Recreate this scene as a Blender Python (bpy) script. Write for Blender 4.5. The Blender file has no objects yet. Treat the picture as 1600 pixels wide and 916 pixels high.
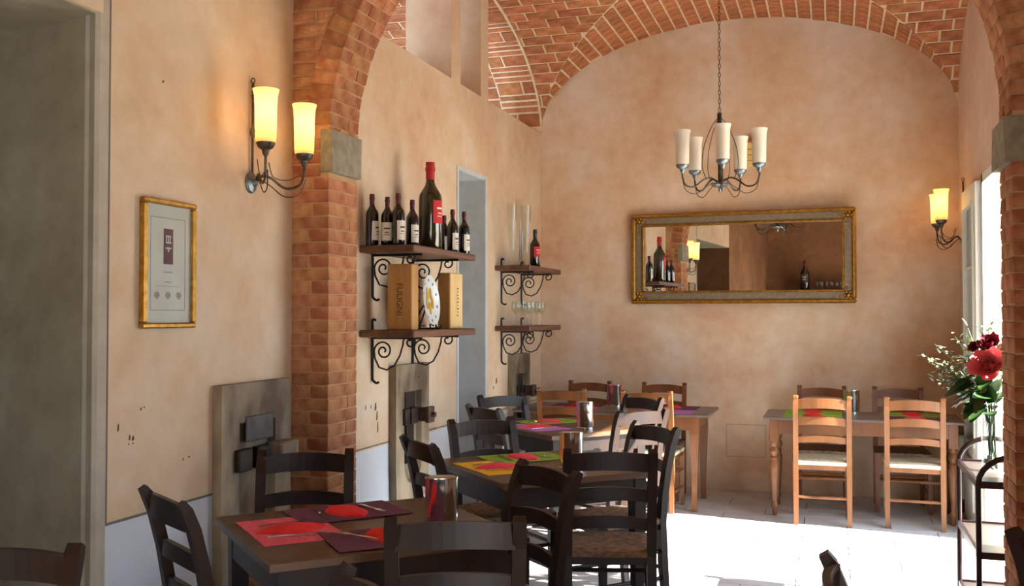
import bpy, math, random
from math import sin, cos, pi, sqrt, atan2, radians
from mathutils import Vector, Matrix
random.seed(7)
scene = bpy.context.scene
COL = scene.collection

# ------------------------------------------------------------------ camera
YAW = radians(18.0); CAMH = 1.53; FPX = 1547.0
cam_d = bpy.data.cameras.new('camera'); cam = bpy.data.objects.new('camera', cam_d); COL.objects.link(cam)
cam_d.sensor_width = 36.0; cam_d.lens = FPX/1600*36.0
cam_d.clip_start = 0.05
cam.location = (0, 0, CAMH)
cam.rotation_euler = (radians(90+1.30), 0, YAW)
scene.camera = cam
# ------------------------------------------------------------------ world, sun, exposure
world = bpy.data.worlds.new('world'); scene.world = world; world.use_nodes = True
bg = world.node_tree.nodes['Background']
bg.inputs[0].default_value = (0.64, 0.81, 1.0, 1); bg.inputs[1].default_value = 12.0
sun_d = bpy.data.lights.new('sun', 'SUN'); sun = bpy.data.objects.new('sun', sun_d); COL.objects.link(sun)
sun_d.energy = 68.0; sun_d.angle = radians(0.6); sun_d.color = (1.0, 0.97, 0.92)
sdir = Vector((-1.0, 0.15, -0.615)).normalized()
sun.rotation_euler = sdir.to_track_quat('-Z', 'Y').to_euler()
sun.location = (6, 5, 6)
scene.view_settings.view_transform = 'Standard'
scene.view_settings.look = 'None'
scene.view_settings.exposure = -0.45
scene.view_settings.gamma = 1.0
scene.view_settings.use_curve_mapping = False
try:
    scene.cycles.use_denoising = True
    scene.cycles.max_bounces = 12; scene.cycles.diffuse_bounces = 6
    scene.cycles.sample_clamp_indirect = 8.0
    scene.cycles.caustics_reflective = False; scene.cycles.caustics_refractive = False
except Exception: pass
def portal(loc, rot, sx, sy):
    l = bpy.data.lights.new('daylight_opening', 'AREA'); l.shape = 'RECTANGLE'; l.size = sx; l.size_y = sy
    o = bpy.data.objects.new('daylight_opening', l); COL.objects.link(o); o.location = loc; o.rotation_euler = rot
    l.cycles.is_portal = True
    return o

def c2r(X, Z):
    return (X*cos(YAW)-Z*sin(YAW), X*sin(YAW)+Z*cos(YAW))

# ------------------------------------------------------------------ key dimensions (metres, x right, y into the room)
XL, XR, YB = -2.61, 0.99, 8.90
Y0, Y1 = 4.42, 4.73            # brick arch between the two bays
XP0, XP1 = -2.40, 0.69         # arch pillars' inner faces
REAR = -2.6

# ------------------------------------------------------------------ materials
def hexc(r, g, b):
    f = lambda c: ((c/255.0)/12.92 if c/255.0 <= 0.04045 else (((c/255.0)+0.055)/1.055)**2.4)
    return (f(r), f(g), f(b), 1)
MATS = {}
def mat(name, col, col2=None, scale=6.0, rough=0.7, metal=0.0, bump=0.0, bscale=40.0, rand=0.0, spec=0.5,
        stretch=None, detail=4.0, lo=0.35, hi=0.65, coat=0.0):
    m = bpy.data.materials.new(name); m.use_nodes = True; nt = m.node_tree; N = nt.nodes; L = nt.links
    b = N['Principled BSDF']
    b.inputs['Roughness'].default_value = rough; b.inputs['Metallic'].default_value = metal
    b.inputs['Specular IOR Level'].default_value = spec
    if coat: b.inputs['Coat Weight'].default_value = coat; b.inputs['Coat Roughness'].default_value = 0.15
    b.inputs['Base Color'].default_value = col
    tc = N.new('ShaderNodeTexCoord'); mp = N.new('ShaderNodeMapping'); L.new(tc.outputs['Object'], mp.inputs[0])
    if stretch: mp.inputs['Scale'].default_value = stretch
    out = None
    if col2 is not None:
        nz = N.new('ShaderNodeTexNoise'); nz.inputs['Scale'].default_value = scale; nz.inputs['Detail'].default_value = detail
        L.new(mp.outputs[0], nz.inputs['Vector'])
        rp = N.new('ShaderNodeValToRGB'); rp.color_ramp.elements[0].position = lo; rp.color_ramp.elements[1].position = hi
        rp.color_ramp.elements[0].color = col; rp.color_ramp.elements[1].color = col2
        L.new(nz.outputs['Fac'], rp.inputs[0]); out = rp.outputs[0]
    if rand:
        oi = N.new('ShaderNodeObjectInfo'); hs = N.new('ShaderNodeHueSaturation')
        mr = N.new('ShaderNodeMapRange'); mr.inputs[3].default_value = 1-rand; mr.inputs[4].default_value = 1+rand
        L.new(oi.outputs['Random'], mr.inputs[0]); L.new(mr.outputs[0], hs.inputs['Value'])
        mr2 = N.new('ShaderNodeMapRange'); mr2.inputs[3].default_value = 0.492; mr2.inputs[4].default_value = 0.508
        mu = N.new('ShaderNodeMath'); mu.operation = 'MULTIPLY'; mu.inputs[1].default_value = 7.31
        fr = N.new('ShaderNodeMath'); fr.operation = 'FRACT'
        L.new(oi.outputs['Random'], mu.inputs[0]); L.new(mu.outputs[0], fr.inputs[0]); L.new(fr.outputs[0], mr2.inputs[0]); L.new(mr2.outputs[0], hs.inputs['Hue'])
        if out is not None: L.new(out, hs.inputs['Color'])
        else: hs.inputs['Color'].default_value = col
        out = hs.outputs[0]
    if out is not None: L.new(out, b.inputs['Base Color'])
    if bump:
        n2 = N.new('ShaderNodeTexNoise'); n2.inputs['Scale'].default_value = bscale; n2.inputs['Detail'].default_value = 5
        L.new(mp.outputs[0], n2.inputs['Vector'])
        bp = N.new('ShaderNodeBump'); bp.inputs['Strength'].default_value = bump; bp.inputs['Distance'].default_value = 0.01
        L.new(n2.outputs['Fac'], bp.inputs['Height']); L.new(bp.outputs[0], b.inputs['Normal'])
    MATS[name] = m
    return m

def glass_mat(name, col=(1, 1, 1, 1), rough=0.0, mixt=0.0):
    m = bpy.data.materials.new(name); m.use_nodes = True; nt = m.node_tree; N = nt.nodes; L = nt.links
    N.remove(N['Principled BSDF']); o = N['Material Output']
    g = N.new('ShaderNodeBsdfGlossy'); g.inputs['Roughness'].default_value = 0.02
    t = N.new('ShaderNodeBsdfTransparent'); t.inputs[0].default_value = col
    lw = N.new('ShaderNodeLayerWeight'); lw.inputs[0].default_value = 0.5
    pw = N.new('ShaderNodeMath'); pw.operation = 'POWER'; pw.inputs[1].default_value = 4.0; L.new(lw.outputs['Facing'], pw.inputs[0])
    fr = N.new('ShaderNodeMath'); fr.operation = 'MULTIPLY_ADD'; fr.inputs[1].default_value = 0.55; fr.inputs[2].default_value = 0.035; L.new(pw.outputs[0], fr.inputs[0])
    mx = N.new('ShaderNodeMixShader'); L.new(fr.outputs[0], mx.inputs[0]); L.new(t.outputs[0], mx.inputs[1]); L.new(g.outputs[0], mx.inputs[2])
    L.new(mx.outputs[0], o.inputs[0]); MATS[name] = m
    return m

def plaster(name, c1, c2, c3, dado=None, z_dado=0.74, bump=0.12):
    """mottled lime plaster; an optional painted dado below z_dado"""
    m = bpy.data.materials.new(name); m.use_nodes = True; nt = m.node_tree; N = nt.nodes; L = nt.links
    b = N['Principled BSDF']; b.inputs['Roughness'].default_value = 0.85; b.inputs['Specular IOR Level'].default_value = 0.2
    tc = N.new('ShaderNodeTexCoord')
    n1 = N.new('ShaderNodeTexNoise'); n1.inputs['Scale'].default_value = 1.6; n1.inputs['Detail'].default_value = 7; n1.inputs['Roughness'].default_value = 0.62
    L.new(tc.outputs['Object'], n1.inputs['Vector'])
    r1 = N.new('ShaderNodeValToRGB'); e = r1.color_ramp.elements
    e[0].position = 0.34; e[0].color = c1; e[1].position = 0.66; e[1].color = c3
    k = e.new(0.5); k.color = c2
    L.new(n1.outputs['Fac'], r1.inputs[0]); out = r1.outputs[0]
    n2 = N.new('ShaderNodeTexNoise'); n2.inputs['Scale'].default_value = 9; n2.inputs['Detail'].default_value = 6
    L.new(tc.outputs['Object'], n2.inputs['Vector'])
    mx = N.new('ShaderNodeMix'); mx.data_type = 'RGBA'; mx.blend_type = 'SOFT_LIGHT'; mx.inputs[0].default_value = 0.35
    L.new(out, mx.inputs[6]); L.new(n2.outputs['Fac'], mx.inputs[7]); out = mx.outputs[2]
    if dado is not None:
        sx = N.new('ShaderNodeSeparateXYZ'); L.new(tc.outputs['Object'], sx.inputs[0])
        lt = N.new('ShaderNodeMath'); lt.operation = 'LESS_THAN'; lt.inputs[1].default_value = z_dado; L.new(sx.outputs[2], lt.inputs[0])
        r2 = N.new('ShaderNodeValToRGB'); r2.color_ramp.elements[0].position = 0.35; r2.color_ramp.elements[1].position = 0.7
        r2.color_ramp.elements[0].color = dado; r2.color_ramp.elements[1].color = tuple(min(1, v*1.25) for v in dado[:3])+(1,)
        L.new(n1.outputs['Fac'], r2.inputs[0])
        m2 = N.new('ShaderNodeMix'); m2.data_type = 'RGBA'; L.new(lt.outputs[0], m2.inputs[0]); L.new(out, m2.inputs[6]); L.new(r2.outputs[0], m2.inputs[7]); out = m2.outputs[2]
    L.new(out, b.inputs['Base Color'])
    n3 = N.new('ShaderNodeTexNoise'); n3.inputs['Scale'].default_value = 14; n3.inputs['Detail'].default_value = 8
    L.new(tc.outputs['Object'], n3.inputs['Vector'])
    bp = N.new('ShaderNodeBump'); bp.inputs['Strength'].default_value = bump; bp.inputs['Distance'].default_value = 0.02
    L.new(n3.outputs['Fac'], bp.inputs['Height']); L.new(bp.outputs[0], b.inputs['Normal'])
    MATS[name] = m
    return m

plaster('plaster_left', hexc(196,164,136), hexc(202,178,148), hexc(208,190,166), dado=hexc(188,194,200))
plaster('plaster_back', hexc(198,160,130), hexc(208,182,152), hexc(216,200,182))
plaster('plaster_right', hexc(206,178,156), hexc(212,186,164), hexc(218,196,178))
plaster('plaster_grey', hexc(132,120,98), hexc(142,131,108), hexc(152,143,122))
plaster('plaster_edge', hexc(158,148,130), hexc(166,158,142), hexc(176,168,154))
plaster('plaster_jamb', hexc(176,182,180), hexc(184,190,190), hexc(196,200,200))
plaster('plaster_white', hexc(214,196,176), hexc(220,204,186), hexc(226,212,198))
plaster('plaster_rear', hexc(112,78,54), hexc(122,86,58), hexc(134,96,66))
mat('brick', hexc(156,96,62), hexc(184,122,84), scale=14, rough=0.85, bump=0.35, bscale=60, rand=0.16, spec=0.2)
mat('brick_arch', hexc(152,94,64), hexc(194,146,104), scale=9, rough=0.9, bump=0.9, bscale=45, lo=.38, hi=.72, rand=0.16, spec=0.15)
mat('mortar', hexc(222,206,178), hexc(206,186,154), scale=12, rough=0.95, bump=0.4, bscale=80, spec=0.1)
mat('mortar_arch', hexc(190,154,116), hexc(170,130,94), scale=9, rough=0.95, bump=0.5, bscale=60, spec=0.1)
mat('impost_stone', hexc(150,142,120), hexc(128,120,98), scale=20, rough=0.9, bump=0.4, bscale=70)
mat('slab_stone', hexc(84,66,46), hexc(166,150,122), scale=4, rough=0.7, bump=0.3, bscale=30, stretch=(1,1,0.5))
mat('iron_dark', hexc(38,32,28), hexc(62,50,40), scale=20, rough=0.55, metal=0.6, bump=0.2)
mat('rust_iron', hexc(74,54,42), hexc(96,74,58), scale=20, rough=0.6, metal=0.3)
mat('iron_plate', hexc(62,60,58), hexc(84,80,76), scale=12, rough=0.5, metal=0.5)
mat('iron_scroll', hexc(40,34,32), rough=0.5, metal=0.5)
mat('sconce_metal', hexc(92,84,74), hexc(58,48,40), scale=30, rough=0.45, metal=0.7)
mat('pewter', hexc(130,138,140), hexc(96,102,104), scale=25, rough=0.4, metal=0.75)
mat('dark_wood', hexc(26,16,11), hexc(44,28,19), scale=5, rough=0.42, stretch=(1,1,0.15), bump=0.05, bscale=20, spec=0.3)
mat('table_wood', hexc(60,38,22), hexc(92,62,38), scale=6, rough=0.38, stretch=(0.25,2.5,1), bump=0.08, bscale=20)
mat('table_edge', hexc(48,32,22), hexc(64,44,30), scale=6, rough=0.4)
mat('honey_wood', hexc(98,58,29), hexc(130,82,44), scale=6, rough=0.4, stretch=(1,1,0.2), bump=0.05)
mat('brown_wood', hexc(104,58,30), hexc(132,78,42), scale=6, rough=0.4, stretch=(1,1,0.2))
mat('grey_top', hexc(86,74,66), hexc(112,98,88), scale=8, rough=0.35, stretch=(0.2,2,1))
mat('shelf_wood', hexc(74,46,30), hexc(112,74,50), scale=7, rough=0.5, stretch=(2,0.2,2))
mat('rush_dark', hexc(92,66,44), hexc(140,108,76), scale=30, rough=0.75, bump=0.4, bscale=90)
mat('rush_light', hexc(200,184,146), hexc(222,210,178), scale=30, rough=0.7, bump=0.4, bscale=90)
mat('floor_tile', hexc(180,178,178), hexc(200,198,196), scale=4, rough=0.55, rand=0.07, bump=0.05, bscale=20)
mat('floor_joint', hexc(120,112,106), rough=0.9)
mat('gold', hexc(150,106,36), hexc(186,140,60), scale=30, rough=0.38, metal=0.75, bump=0.15, bscale=60)
mat('gold_dark', hexc(100,62,26), hexc(130,86,36), scale=20, rough=0.4, metal=0.6)
mat('taupe_band', hexc(112,98,76), hexc(128,112,86), scale=40, rough=0.6, bump=0.2, bscale=120)
mat('mirror_glass', (0.86,0.86,0.84,1), rough=0.0, metal=1.0)
mat('paper', hexc(206,204,196), hexc(214,212,204), scale=8, rough=0.8)
mat('paper_line', hexc(150,146,142), rough=0.9)
mat('crest_purple', hexc(104,66,78), rough=0.8)
mat('mat_pink', hexc(226,84,108), hexc(240,104,128), scale=60, rough=0.8, bump=0.3, bscale=150)
mat('mat_purple', hexc(92,44,72), hexc(112,56,88), scale=60, rough=0.8, bump=0.3, bscale=150)
mat('mat_yellow', hexc(232,186,28), hexc(242,200,48), scale=60, rough=0.8, bump=0.3, bscale=150)
mat('mat_green', hexc(128,164,36), hexc(148,184,52), scale=60, rough=0.8, bump=0.3, bscale=150)
mat('mat_lilac', hexc(186,104,190), hexc(204,124,206), scale=60, rough=0.8, bump=0.3, bscale=150)
mat('napkin_red', hexc(222,30,34), hexc(236,44,44), scale=20, rough=0.85)
mat('napkin_coral', hexc(232,62,84), hexc(242,80,100), scale=20, rough=0.85)
mat('steel', (0.78,0.76,0.72,1), rough=0.12, metal=1.0)
mat('cutlery', (0.82,0.78,0.7,1), rough=0.2, metal=1.0)
mat('tissue', hexc(232,222,204), rough=0.9)
mat('bottle_glass', hexc(10,12,10), rough=0.12, spec=0.7, coat=0.6)
mat('bottle_olive', hexc(44,40,16), hexc(34,30,14), scale=3, rough=0.1, spec=0.7, coat=0.6)
mat('foil_wine', hexc(88,14,24), rough=0.4)
mat('foil_red', hexc(172,26,28), rough=0.4)
mat('label_white', hexc(222,214,198), rough=0.8)
mat('label_red', hexc(190,32,32), rough=0.7)
mat('label_ink', hexc(60,40,36), rough=0.8)
mat('crate_wood', hexc(168,120,62), hexc(184,138,78), scale=8, rough=0.7, stretch=(2,2,0.3))
mat('crate_pale', hexc(206,172,112), hexc(216,184,128), scale=8, rough=0.7, stretch=(2,2,0.3))
mat('ink_brown', hexc(84,52,24), rough=0.8)
mat('china', hexc(214,220,216), rough=0.2, coat=0.4)
mat('china_ochre', hexc(196,150,40), rough=0.3)
mat('china_blue', hexc(70,84,110), rough=0.3)
mat('white_paint', hexc(206,208,198), hexc(214,216,208), scale=5, rough=0.45)
mat('white_cabinet', hexc(214,222,206), rough=0.4)
mat('shade_white', hexc(226,220,204), rough=0.5)
mat('trolley_tube', hexc(58,42,44), rough=0.35, metal=0.6)
mat('trolley_shelf', hexc(92,80,72), rough=0.3, metal=0.2)
mat('leaf', hexc(38,70,26), hexc(62,96,40), scale=9, rough=0.5, rand=0.1)
mat('sprig', hexc(150,160,120), hexc(196,200,170), scale=12, rough=0.7)
mat('sprig_green', hexc(96,112,70), hexc(132,142,100), scale=12, rough=0.7)
mat('stem', hexc(70,96,46), rough=0.6)
mat('petal', hexc(232,112,122), hexc(244,156,158), scale=6, rough=0.6)
mat('petal_dark', hexc(120,20,44), rough=0.6)
mat('pebble', hexc(150,150,140), rough=0.6)
mat('door_blue', hexc(130,146,160), rough=0.5)
mat('outdoor_ground', hexc(190,178,160), rough=0.9)
mat('cream_box', hexc(216,190,120), rough=0.6)
mat('cap_brown', hexc(150,92,48), rough=0.6)
mat('line_dark', hexc(110,100,92), rough=0.9)
mat('hatch_line', hexc(170,146,126), rough=0.9)
mat('plain_ceiling', hexc(170,140,112), hexc(184,154,124), scale=2, rough=0.9)
mat('switch_white', hexc(220,216,206), rough=0.5)
mat('scar', hexc(74,58,46), rough=0.9)
glass_mat('clear_glass', (0.96,0.98,0.97,1)); glass_mat('pane_glass', (0.97,0.99,0.98,1))
def lit_shade():
    m = bpy.data.materials.new('shade_lit'); m.use_nodes = True; nt = m.node_tree; N = nt.nodes; L = nt.links
    b = N['Principled BSDF']; b.inputs['Base Color'].default_value = hexc(246,226,160); b.inputs['Roughness'].default_value = 0.4
    b.inputs['Emission Color'].default_value = (1.0, 0.80, 0.42, 1); b.inputs['Emission Strength'].default_value = 0.30
    t = N.new('ShaderNodeBsdfTranslucent'); t.inputs[0].default_value = (1, 0.92, 0.72, 1)
    mx = N.new('ShaderNodeMixShader'); mx.inputs[0].default_value = 0.6
    L.new(b.outputs[0], mx.inputs[1]); L.new(t.outputs[0], mx.inputs[2]); L.new(mx.outputs[0], N['Material Output'].inputs[0])
    MATS['shade_lit'] = m
lit_shade()
def bulb():
    m = bpy.data.materials.new('bulb'); m.use_nodes = True; b = m.node_tree.nodes['Principled BSDF']
    b.inputs['Emission Color'].default_value = (1.0, 0.78, 0.42, 1); b.inputs['Emission Strength'].default_value = 60
    MATS['bulb'] = m
bulb()

# ------------------------------------------------------------------ mesh builder
class MB:
    def __init__(s): s.v = []; s.f = []; s.M = None
    def _add(s, vs, fs):
        o = len(s.v)
        if s.M is not None: vs = [tuple(s.M @ Vector(p)) for p in vs]
        s.v += [tuple(p) for p in vs]; s.f += [tuple(i+o for i in f) for f in fs]
        return s
    def box(s, x0, x1, y0, y1, z0, z1):
        return s._add([(x0,y0,z0),(x1,y0,z0),(x1,y1,z0),(x0,y1,z0),(x0,y0,z1),(x1,y0,z1),(x1,y1,z1),(x0,y1,z1)],
                      [(3,2,1,0),(4,5,6,7),(0,1,5,4),(1,2,6,5),(2,3,7,6),(3,0,4,7)])
    def rbox(s, x0, x1, y0, y1, z0, z1, r=0.004):
        """box with chamfered vertical and horizontal edges"""
        vs = []; n = 0
        rings = [(z0, r), (z0+r, 0), (z1-r, 0), (z1, r)]
        for z, i in rings:
            a, b, c, d = x0+i, x1-i, y0+i, y1-i; q = r if i == 0 else r*0.4
            vs += [(a+q,c,z),(b-q,c,z),(b,c+q,z),(b,d-q,z),(b-q,d,z),(a+q,d,z),(a,d-q,z),(a,c+q,z)]
        fs = [tuple(range(7,-1,-1)), tuple(range(24,32))]
        for k in range(3):
            for j in range(8): fs.append((k*8+j, k*8+(j+1)%8, k*8+8+(j+1)%8, k*8+8+j))
        return s._add(vs, fs)
    def prism(s, poly, z0, z1, axis='z'):
        n = len(poly)
        def P(a, b, c):
            return (a,b,c) if axis == 'z' else ((c,a,b) if axis == 'x' else (a,c,b))
        vs = [P(a,b,z0) for a,b in poly]+[P(a,b,z1) for a,b in poly]
        fs = [tuple(range(n-1,-1,-1)), tuple(range(n,2*n))]+[(i,(i+1)%n,n+(i+1)%n,n+i) for i in range(n)]
        return s._add(vs, fs)
    def tube(s, path, r, n=8, closed=False):
        P = [Vector(p) for p in path]; m = len(P)
        rr = r if isinstance(r, (list, tuple)) else [r]*m
        up = Vector((0,0,1)); vs = []; prev = None
        for i in range(m):
            if closed: t = P[(i+1)%m]-P[i-1]
            else: t = P[min(i+1,m-1)]-P[max(i-1,0)]
            if t.length < 1e-9: t = Vector((0,0,1))
            t.normalize()
            if prev is None:
                a = t.cross(up)
                if a.length < 1e-3: a = t.cross(Vector((1,0,0)))
                a.normalize()
            else:
                a = prev - t*prev.dot(t)
                if a.length < 1e-6: a = t.cross(up)
                a.normalize()
            prev = a; b = t.cross(a)
            for k in range(n):
                q = 2*pi*k/n; vs.append(tuple(P[i]+(a*cos(q)+b*sin(q))*rr[i]))
        fs = []
        for i in range(m if closed else m-1):
            j = (i+1) % m
            for k in range(n): fs.append((i*n+k, i*n+(k+1)%n, j*n+(k+1)%n, j*n+k))
        if not closed:
            fs.append(tuple(range(n-1,-1,-1))); fs.append(tuple((m-1)*n+k for k in range(n)))
        return s._add(vs, fs)
    def lathe(s, prof, n=20, c=(0,0,0), sy=1.0, cap=True):
        vs = []; m = len(prof)
        for r, z in prof:
            for k in range(n): vs.append((c[0]+r*cos(2*pi*k/n), c[1]+sy*r*sin(2*pi*k/n), c[2]+z))
        fs = [(i*n+k, i*n+(k+1)%n, (i+1)*n+(k+1)%n, (i+1)*n+k) for i in range(m-1) for k in range(n)]
        if cap: fs.append(tuple(range(n-1,-1,-1))); fs.append(tuple((m-1)*n+k for k in range(n)))
        return s._add(vs, fs)
    def sweep(s, path, wx, wy):
        """rectangular bar following a path of (x,y,z); section wx (x) by wy (in the path's yz normal) at each point"""
        m = len(path); vs = []
        for i, p in enumerate(path):
            a = path[max(i-1,0)]; b = path[min(i+1,m-1)]
            ty, tz = b[1]-a[1], b[2]-a[2]; l = sqrt(ty*ty+tz*tz) or 1; ny, nz = -tz/l, ty/l
            w = wx[i] if isinstance(wx,(list,tuple)) else wx; h = wy[i] if isinstance(wy,(list,tuple)) else wy
            for sx, sn in ((-1,-1),(1,-1),(1,1),(-1,1)):
                vs.append((p[0]+sx*w/2, p[1]+sn*ny*h/2, p[2]+sn*nz*h/2))
        fs = [(3,2,1,0), tuple((m-1)*4+k for k in range(4))]
        for i in range(m-1):
            for k in range(4): fs.append((i*4+k, i*4+(k+1)%4, i*4+4+(k+1)%4, i*4+4+k))
        return s._add(vs, fs)
    def ball(s, c, r, n=10, m=6, sz=1.0):
        return s.lathe([(max(1e-4, r*sin(pi*i/m)), -r*cos(pi*i/m)*sz) for i in range(m+1)], n, c)
    def mesh(s, name, material, smooth=False):
        me = bpy.data.meshes.new(name); me.from_pydata(s.v, [], s.f); me.validate()
        import bmesh
        bm = bmesh.new(); bm.from_mesh(me); bmesh.ops.recalc_face_normals(bm, faces=bm.faces); bm.to_mesh(me); bm.free()
        if material: me.materials.append(MATS[material])
        if smooth:
            me.polygons.foreach_set('use_smooth', [True]*len(me.polygons))
            try: me.set_sharp_from_angle(angle=radians(38))
            except Exception: pass
        me.update()
        return me
    def build(s, name, material, parent=None, smooth=False):
        return link(name, s.mesh(name, material, smooth), parent)
def link(name, me, parent=None):
    o = bpy.data.objects.new(name, me); COL.objects.link(o)
    if parent is not None: o.parent = parent
    return o
def empty(name, loc=(0,0,0), rz=0.0):
    o = bpy.data.objects.new(name, None); COL.objects.link(o); o.location = loc; o.rotation_euler = (0,0,rz); o.empty_display_size = 0.1
    return o
def tag(o, label, cat, group=None, kind=None):
    o['label'] = label; o['category'] = cat
    if group: o['group'] = group
    if kind: o['kind'] = kind
    return o
def copy_tree(o, parent=None):
    c = o.copy(); COL.objects.link(c)
    if parent is not None: c.parent = parent
    for ch in list(o.children): copy_tree(ch, c)
    return c
def catmull(pts, n=6):
    P = [Vector(p) for p in pts]; out = []
    for i in range(len(P)-1):
        a = P[max(i-1,0)]; b = P[i]; c = P[i+1]; d = P[min(i+2,len(P)-1)]
        for k in range(n):
            t = k/n
            out.append(0.5*((2*b)+(-a+c)*t+(2*a-5*b+4*c-d)*t*t+(-a+3*b-3*c+d)*t*t*t))
    out.append(P[-1]); return [tuple(p) for p in out]

# pixel visibility of a point (used only to choose which bricks become single objects)
cyaw, syaw = cos(YAW), sin(YAW)
def project(p):
    X = p[0]*cyaw+p[1]*syaw; Z = -p[0]*syaw+p[1]*cyaw
    if Z < 0.1: return None
    return (800+FPX*X/Z, 493-FPX*(p[2]-CAMH)/Z, Z)

# ================================================================== SETTING
TOP = 4.7
# floor: bed + tiles
fl = tag(MB().box(-3.6, XR+0.4, REAR, YB+0.05, -0.12, -0.012).build('floor', 'floor_joint'), 'pale tiled floor, sunlit through the garden door', 'floor', kind='structure')
tw, td = 0.60, 0.30
tile_me = {}
for j in range(int((YB-REAR)/td)+1):
    y0 = REAR+j*td; y1 = min(y0+td, YB)
    if y1-y0 < 0.005: continue
    off = (j % 2)*0.3
    x = -2.62-off
    while x < XR:
        a, b = max(x, XL), min(x+tw, XR+0.38)
        vis = y1 > 3.0
        if b-a > 0.03 and vis:
            key = (round(b-a,3), round(y1-y0,3))
            if key not in tile_me:
                g = 0.0025
                tile_me[key] = MB().rbox(g, key[0]-g, g, key[1]-g, -0.012, 0, 0.0015).mesh('floor_tile', 'floor_tile')
            t = link('floor_tile', tile_me[key], fl); t.location = (a, y0, random.uniform(-0.0008,0))
        x += tw
mb = MB()
for j in range(int((3.0-REAR)/td)+1):
    y0 = REAR+j*td
    if y0+td > 3.0+td: continue
    x = -2.62-(j % 2)*0.3
    while x < XR:
        a, b = max(x, XL), min(x+tw, XR+0.38)
        if b-a > 0.03 and y0+td <= 3.02: mb.box(a+.0025, b-.0025, y0+.0025, y0+td-.0025, -0.012, -0.0005)
        x += tw
o = mb.build('floor_tile_rest', 'floor_tile', fl); o['kind'] = 'stuff'

# back wall
tag(MB().box(-5.0, XR+0.36, YB, YB+0.3, -0.2, TOP).build('wall_back', 'plaster_back'), 'pinkish plaster end wall under the brick vault with the gilt mirror', 'wall', kind='structure')
wb = bpy.data.objects['wall_back']
# faint access hatch on the back wall
m = MB(); m.box(-.91,-.57,YB-.003,YB,.290,.296).box(-.91,-.57,YB-.003,YB,.570,.576).box(-.91,-.904,YB-.003,YB,.29,.576).box(-.576,-.57,YB-.003,YB,.29,.576)
m.build('hatch_outline', 'hatch_line', wb)
# right wall with garden door opening and an unseen opening added to light the front bay
DY0, DY1, DZ = 5.05, 7.47, 2.50
WY0, WY1, WZ0, WZ1 = -1.5, 0.8, 0.0, 2.3
TR = 0.36
m = MB()
m.box(XR, XR+TR, DY1, YB, -0.2, TOP); m.box(XR, XR+TR, DY0, DY1, DZ, TOP); m.box(XR, XR+TR, WY1, DY0, -0.2, TOP)
m.box(XR, XR+TR, WY0, WY1, WZ1, TOP); m.box(XR, XR+TR, REAR, WY0, -0.2, TOP)
tag(m.build('wall_right', 'plaster_right'), 'pale pink plaster wall with the open garden door', 'wall', kind='structure')
portal((XR+TR-0.02, (DY0+DY1)/2, DZ/2), (0, radians(90), 0), DZ, DY1-DY0)
portal((XR+TR-0.02, (WY0+WY1)/2, WZ1/2), (0, radians(90), 0), WZ1, WY1-WY0)
# left wall of front bay: door recess with a splayed jamb, then plaster up to the arch
RZ = 2.67; RY0, RY1 = 0.9, 3.03
TL = 0.36
m = MB()
bev = 0.03
m.prism([(XL, RY1+bev), (XL, Y0+0.02), (XL-TL-0.5, Y0+0.02), (XL-TL-0.5, RY1+0.30), (XL-0.06, RY1+0.012), (XL-0.02, RY1+0.004), (XL-0.006, RY1+0.012)], 0, TOP)
m.box(XL-TL-0.5, XL-.001, RY0, RY1+0.40, RZ, TOP)
wl = tag(m.build('wall_left', 'plaster_left'), 'peach plaster wall with grey dado beside the deep doorway', 'wall', kind='structure')
# grey painted reveal of the recess (thin render on jamb, soffit)
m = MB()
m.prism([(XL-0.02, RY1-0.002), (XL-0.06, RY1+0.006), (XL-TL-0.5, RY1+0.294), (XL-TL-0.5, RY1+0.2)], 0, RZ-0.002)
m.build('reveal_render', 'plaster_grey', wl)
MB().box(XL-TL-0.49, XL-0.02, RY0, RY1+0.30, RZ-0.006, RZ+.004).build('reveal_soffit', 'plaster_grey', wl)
tag(MB().box(XL-TL-0.5, XL, REAR, RY0, 0, TOP).build('wall_side', 'plaster_rear'), 'wall beside the doorway, coloured brown to look unlit in the mirror', 'wall', kind='structure')  # shade put into the colour: brown stands for an unlit stretch of wall
# painted border strip at the recess corner and dark outlines
m = MB(); m.prism([(XL+.0015,RY1+.052),(XL+.0015,RY1+bev),(XL-.004,RY1+.009),(XL-.02,RY1+.0005),(XL-.07,RY1+.006),(XL-.07,RY1+.03),(XL-.002,RY1+.052)], 0, TOP-.05)
m.build('painted_border', 'plaster_edge', wl)
m = MB(); m.box(XL, XL+0.003, RY1+0.052, RY1+0.060, 0.745, TOP-.05); m.box(XL, XL+0.003, RY1+0.052, Y0, 0.738, 0.748); m.build('painted_line', 'line_dark', wl)
# old scars and nail holes in the front plaster
def scar(y, z, w, h, par=wl):
    MB().prism([(y-w/2, z-h*0.4),(y-w*0.1, z-h/2),(y+w/2, z-h*0.2),(y+w*0.3, z+h/2),(y-w*0.2, z+h*0.35)], XL-0.001, XL+0.0022, 'x').build('plaster_chip', 'scar', par)
for y, z, w, h in ((3.15,1.10,.008,.03),(3.215,1.055,.008,.022),(3.235,1.05,.012,.02),(3.21,1.03,.006,.006),(3.235,1.03,.006,.006),(3.28,1.16,.006,.012),(3.3,1.165,.004,.008),(3.55,0.925,.006,.01),(3.59,0.93,.014,.006),(3.4,2.49,.012,.010)):
    scar(y, z, w, h)
MB().tube(catmull([(XL-0.255,RY1+0.115,1.03),(XL-0.258,RY1+0.115,0.98),(XL-0.252,RY1+0.113,0.94),(XL-0.246,RY1+0.112,0.91)]), [0.003]*6+[0.005]*6+[0.006]*6+[0.004], 6).build('wall_crack', 'scar', wl)
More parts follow.
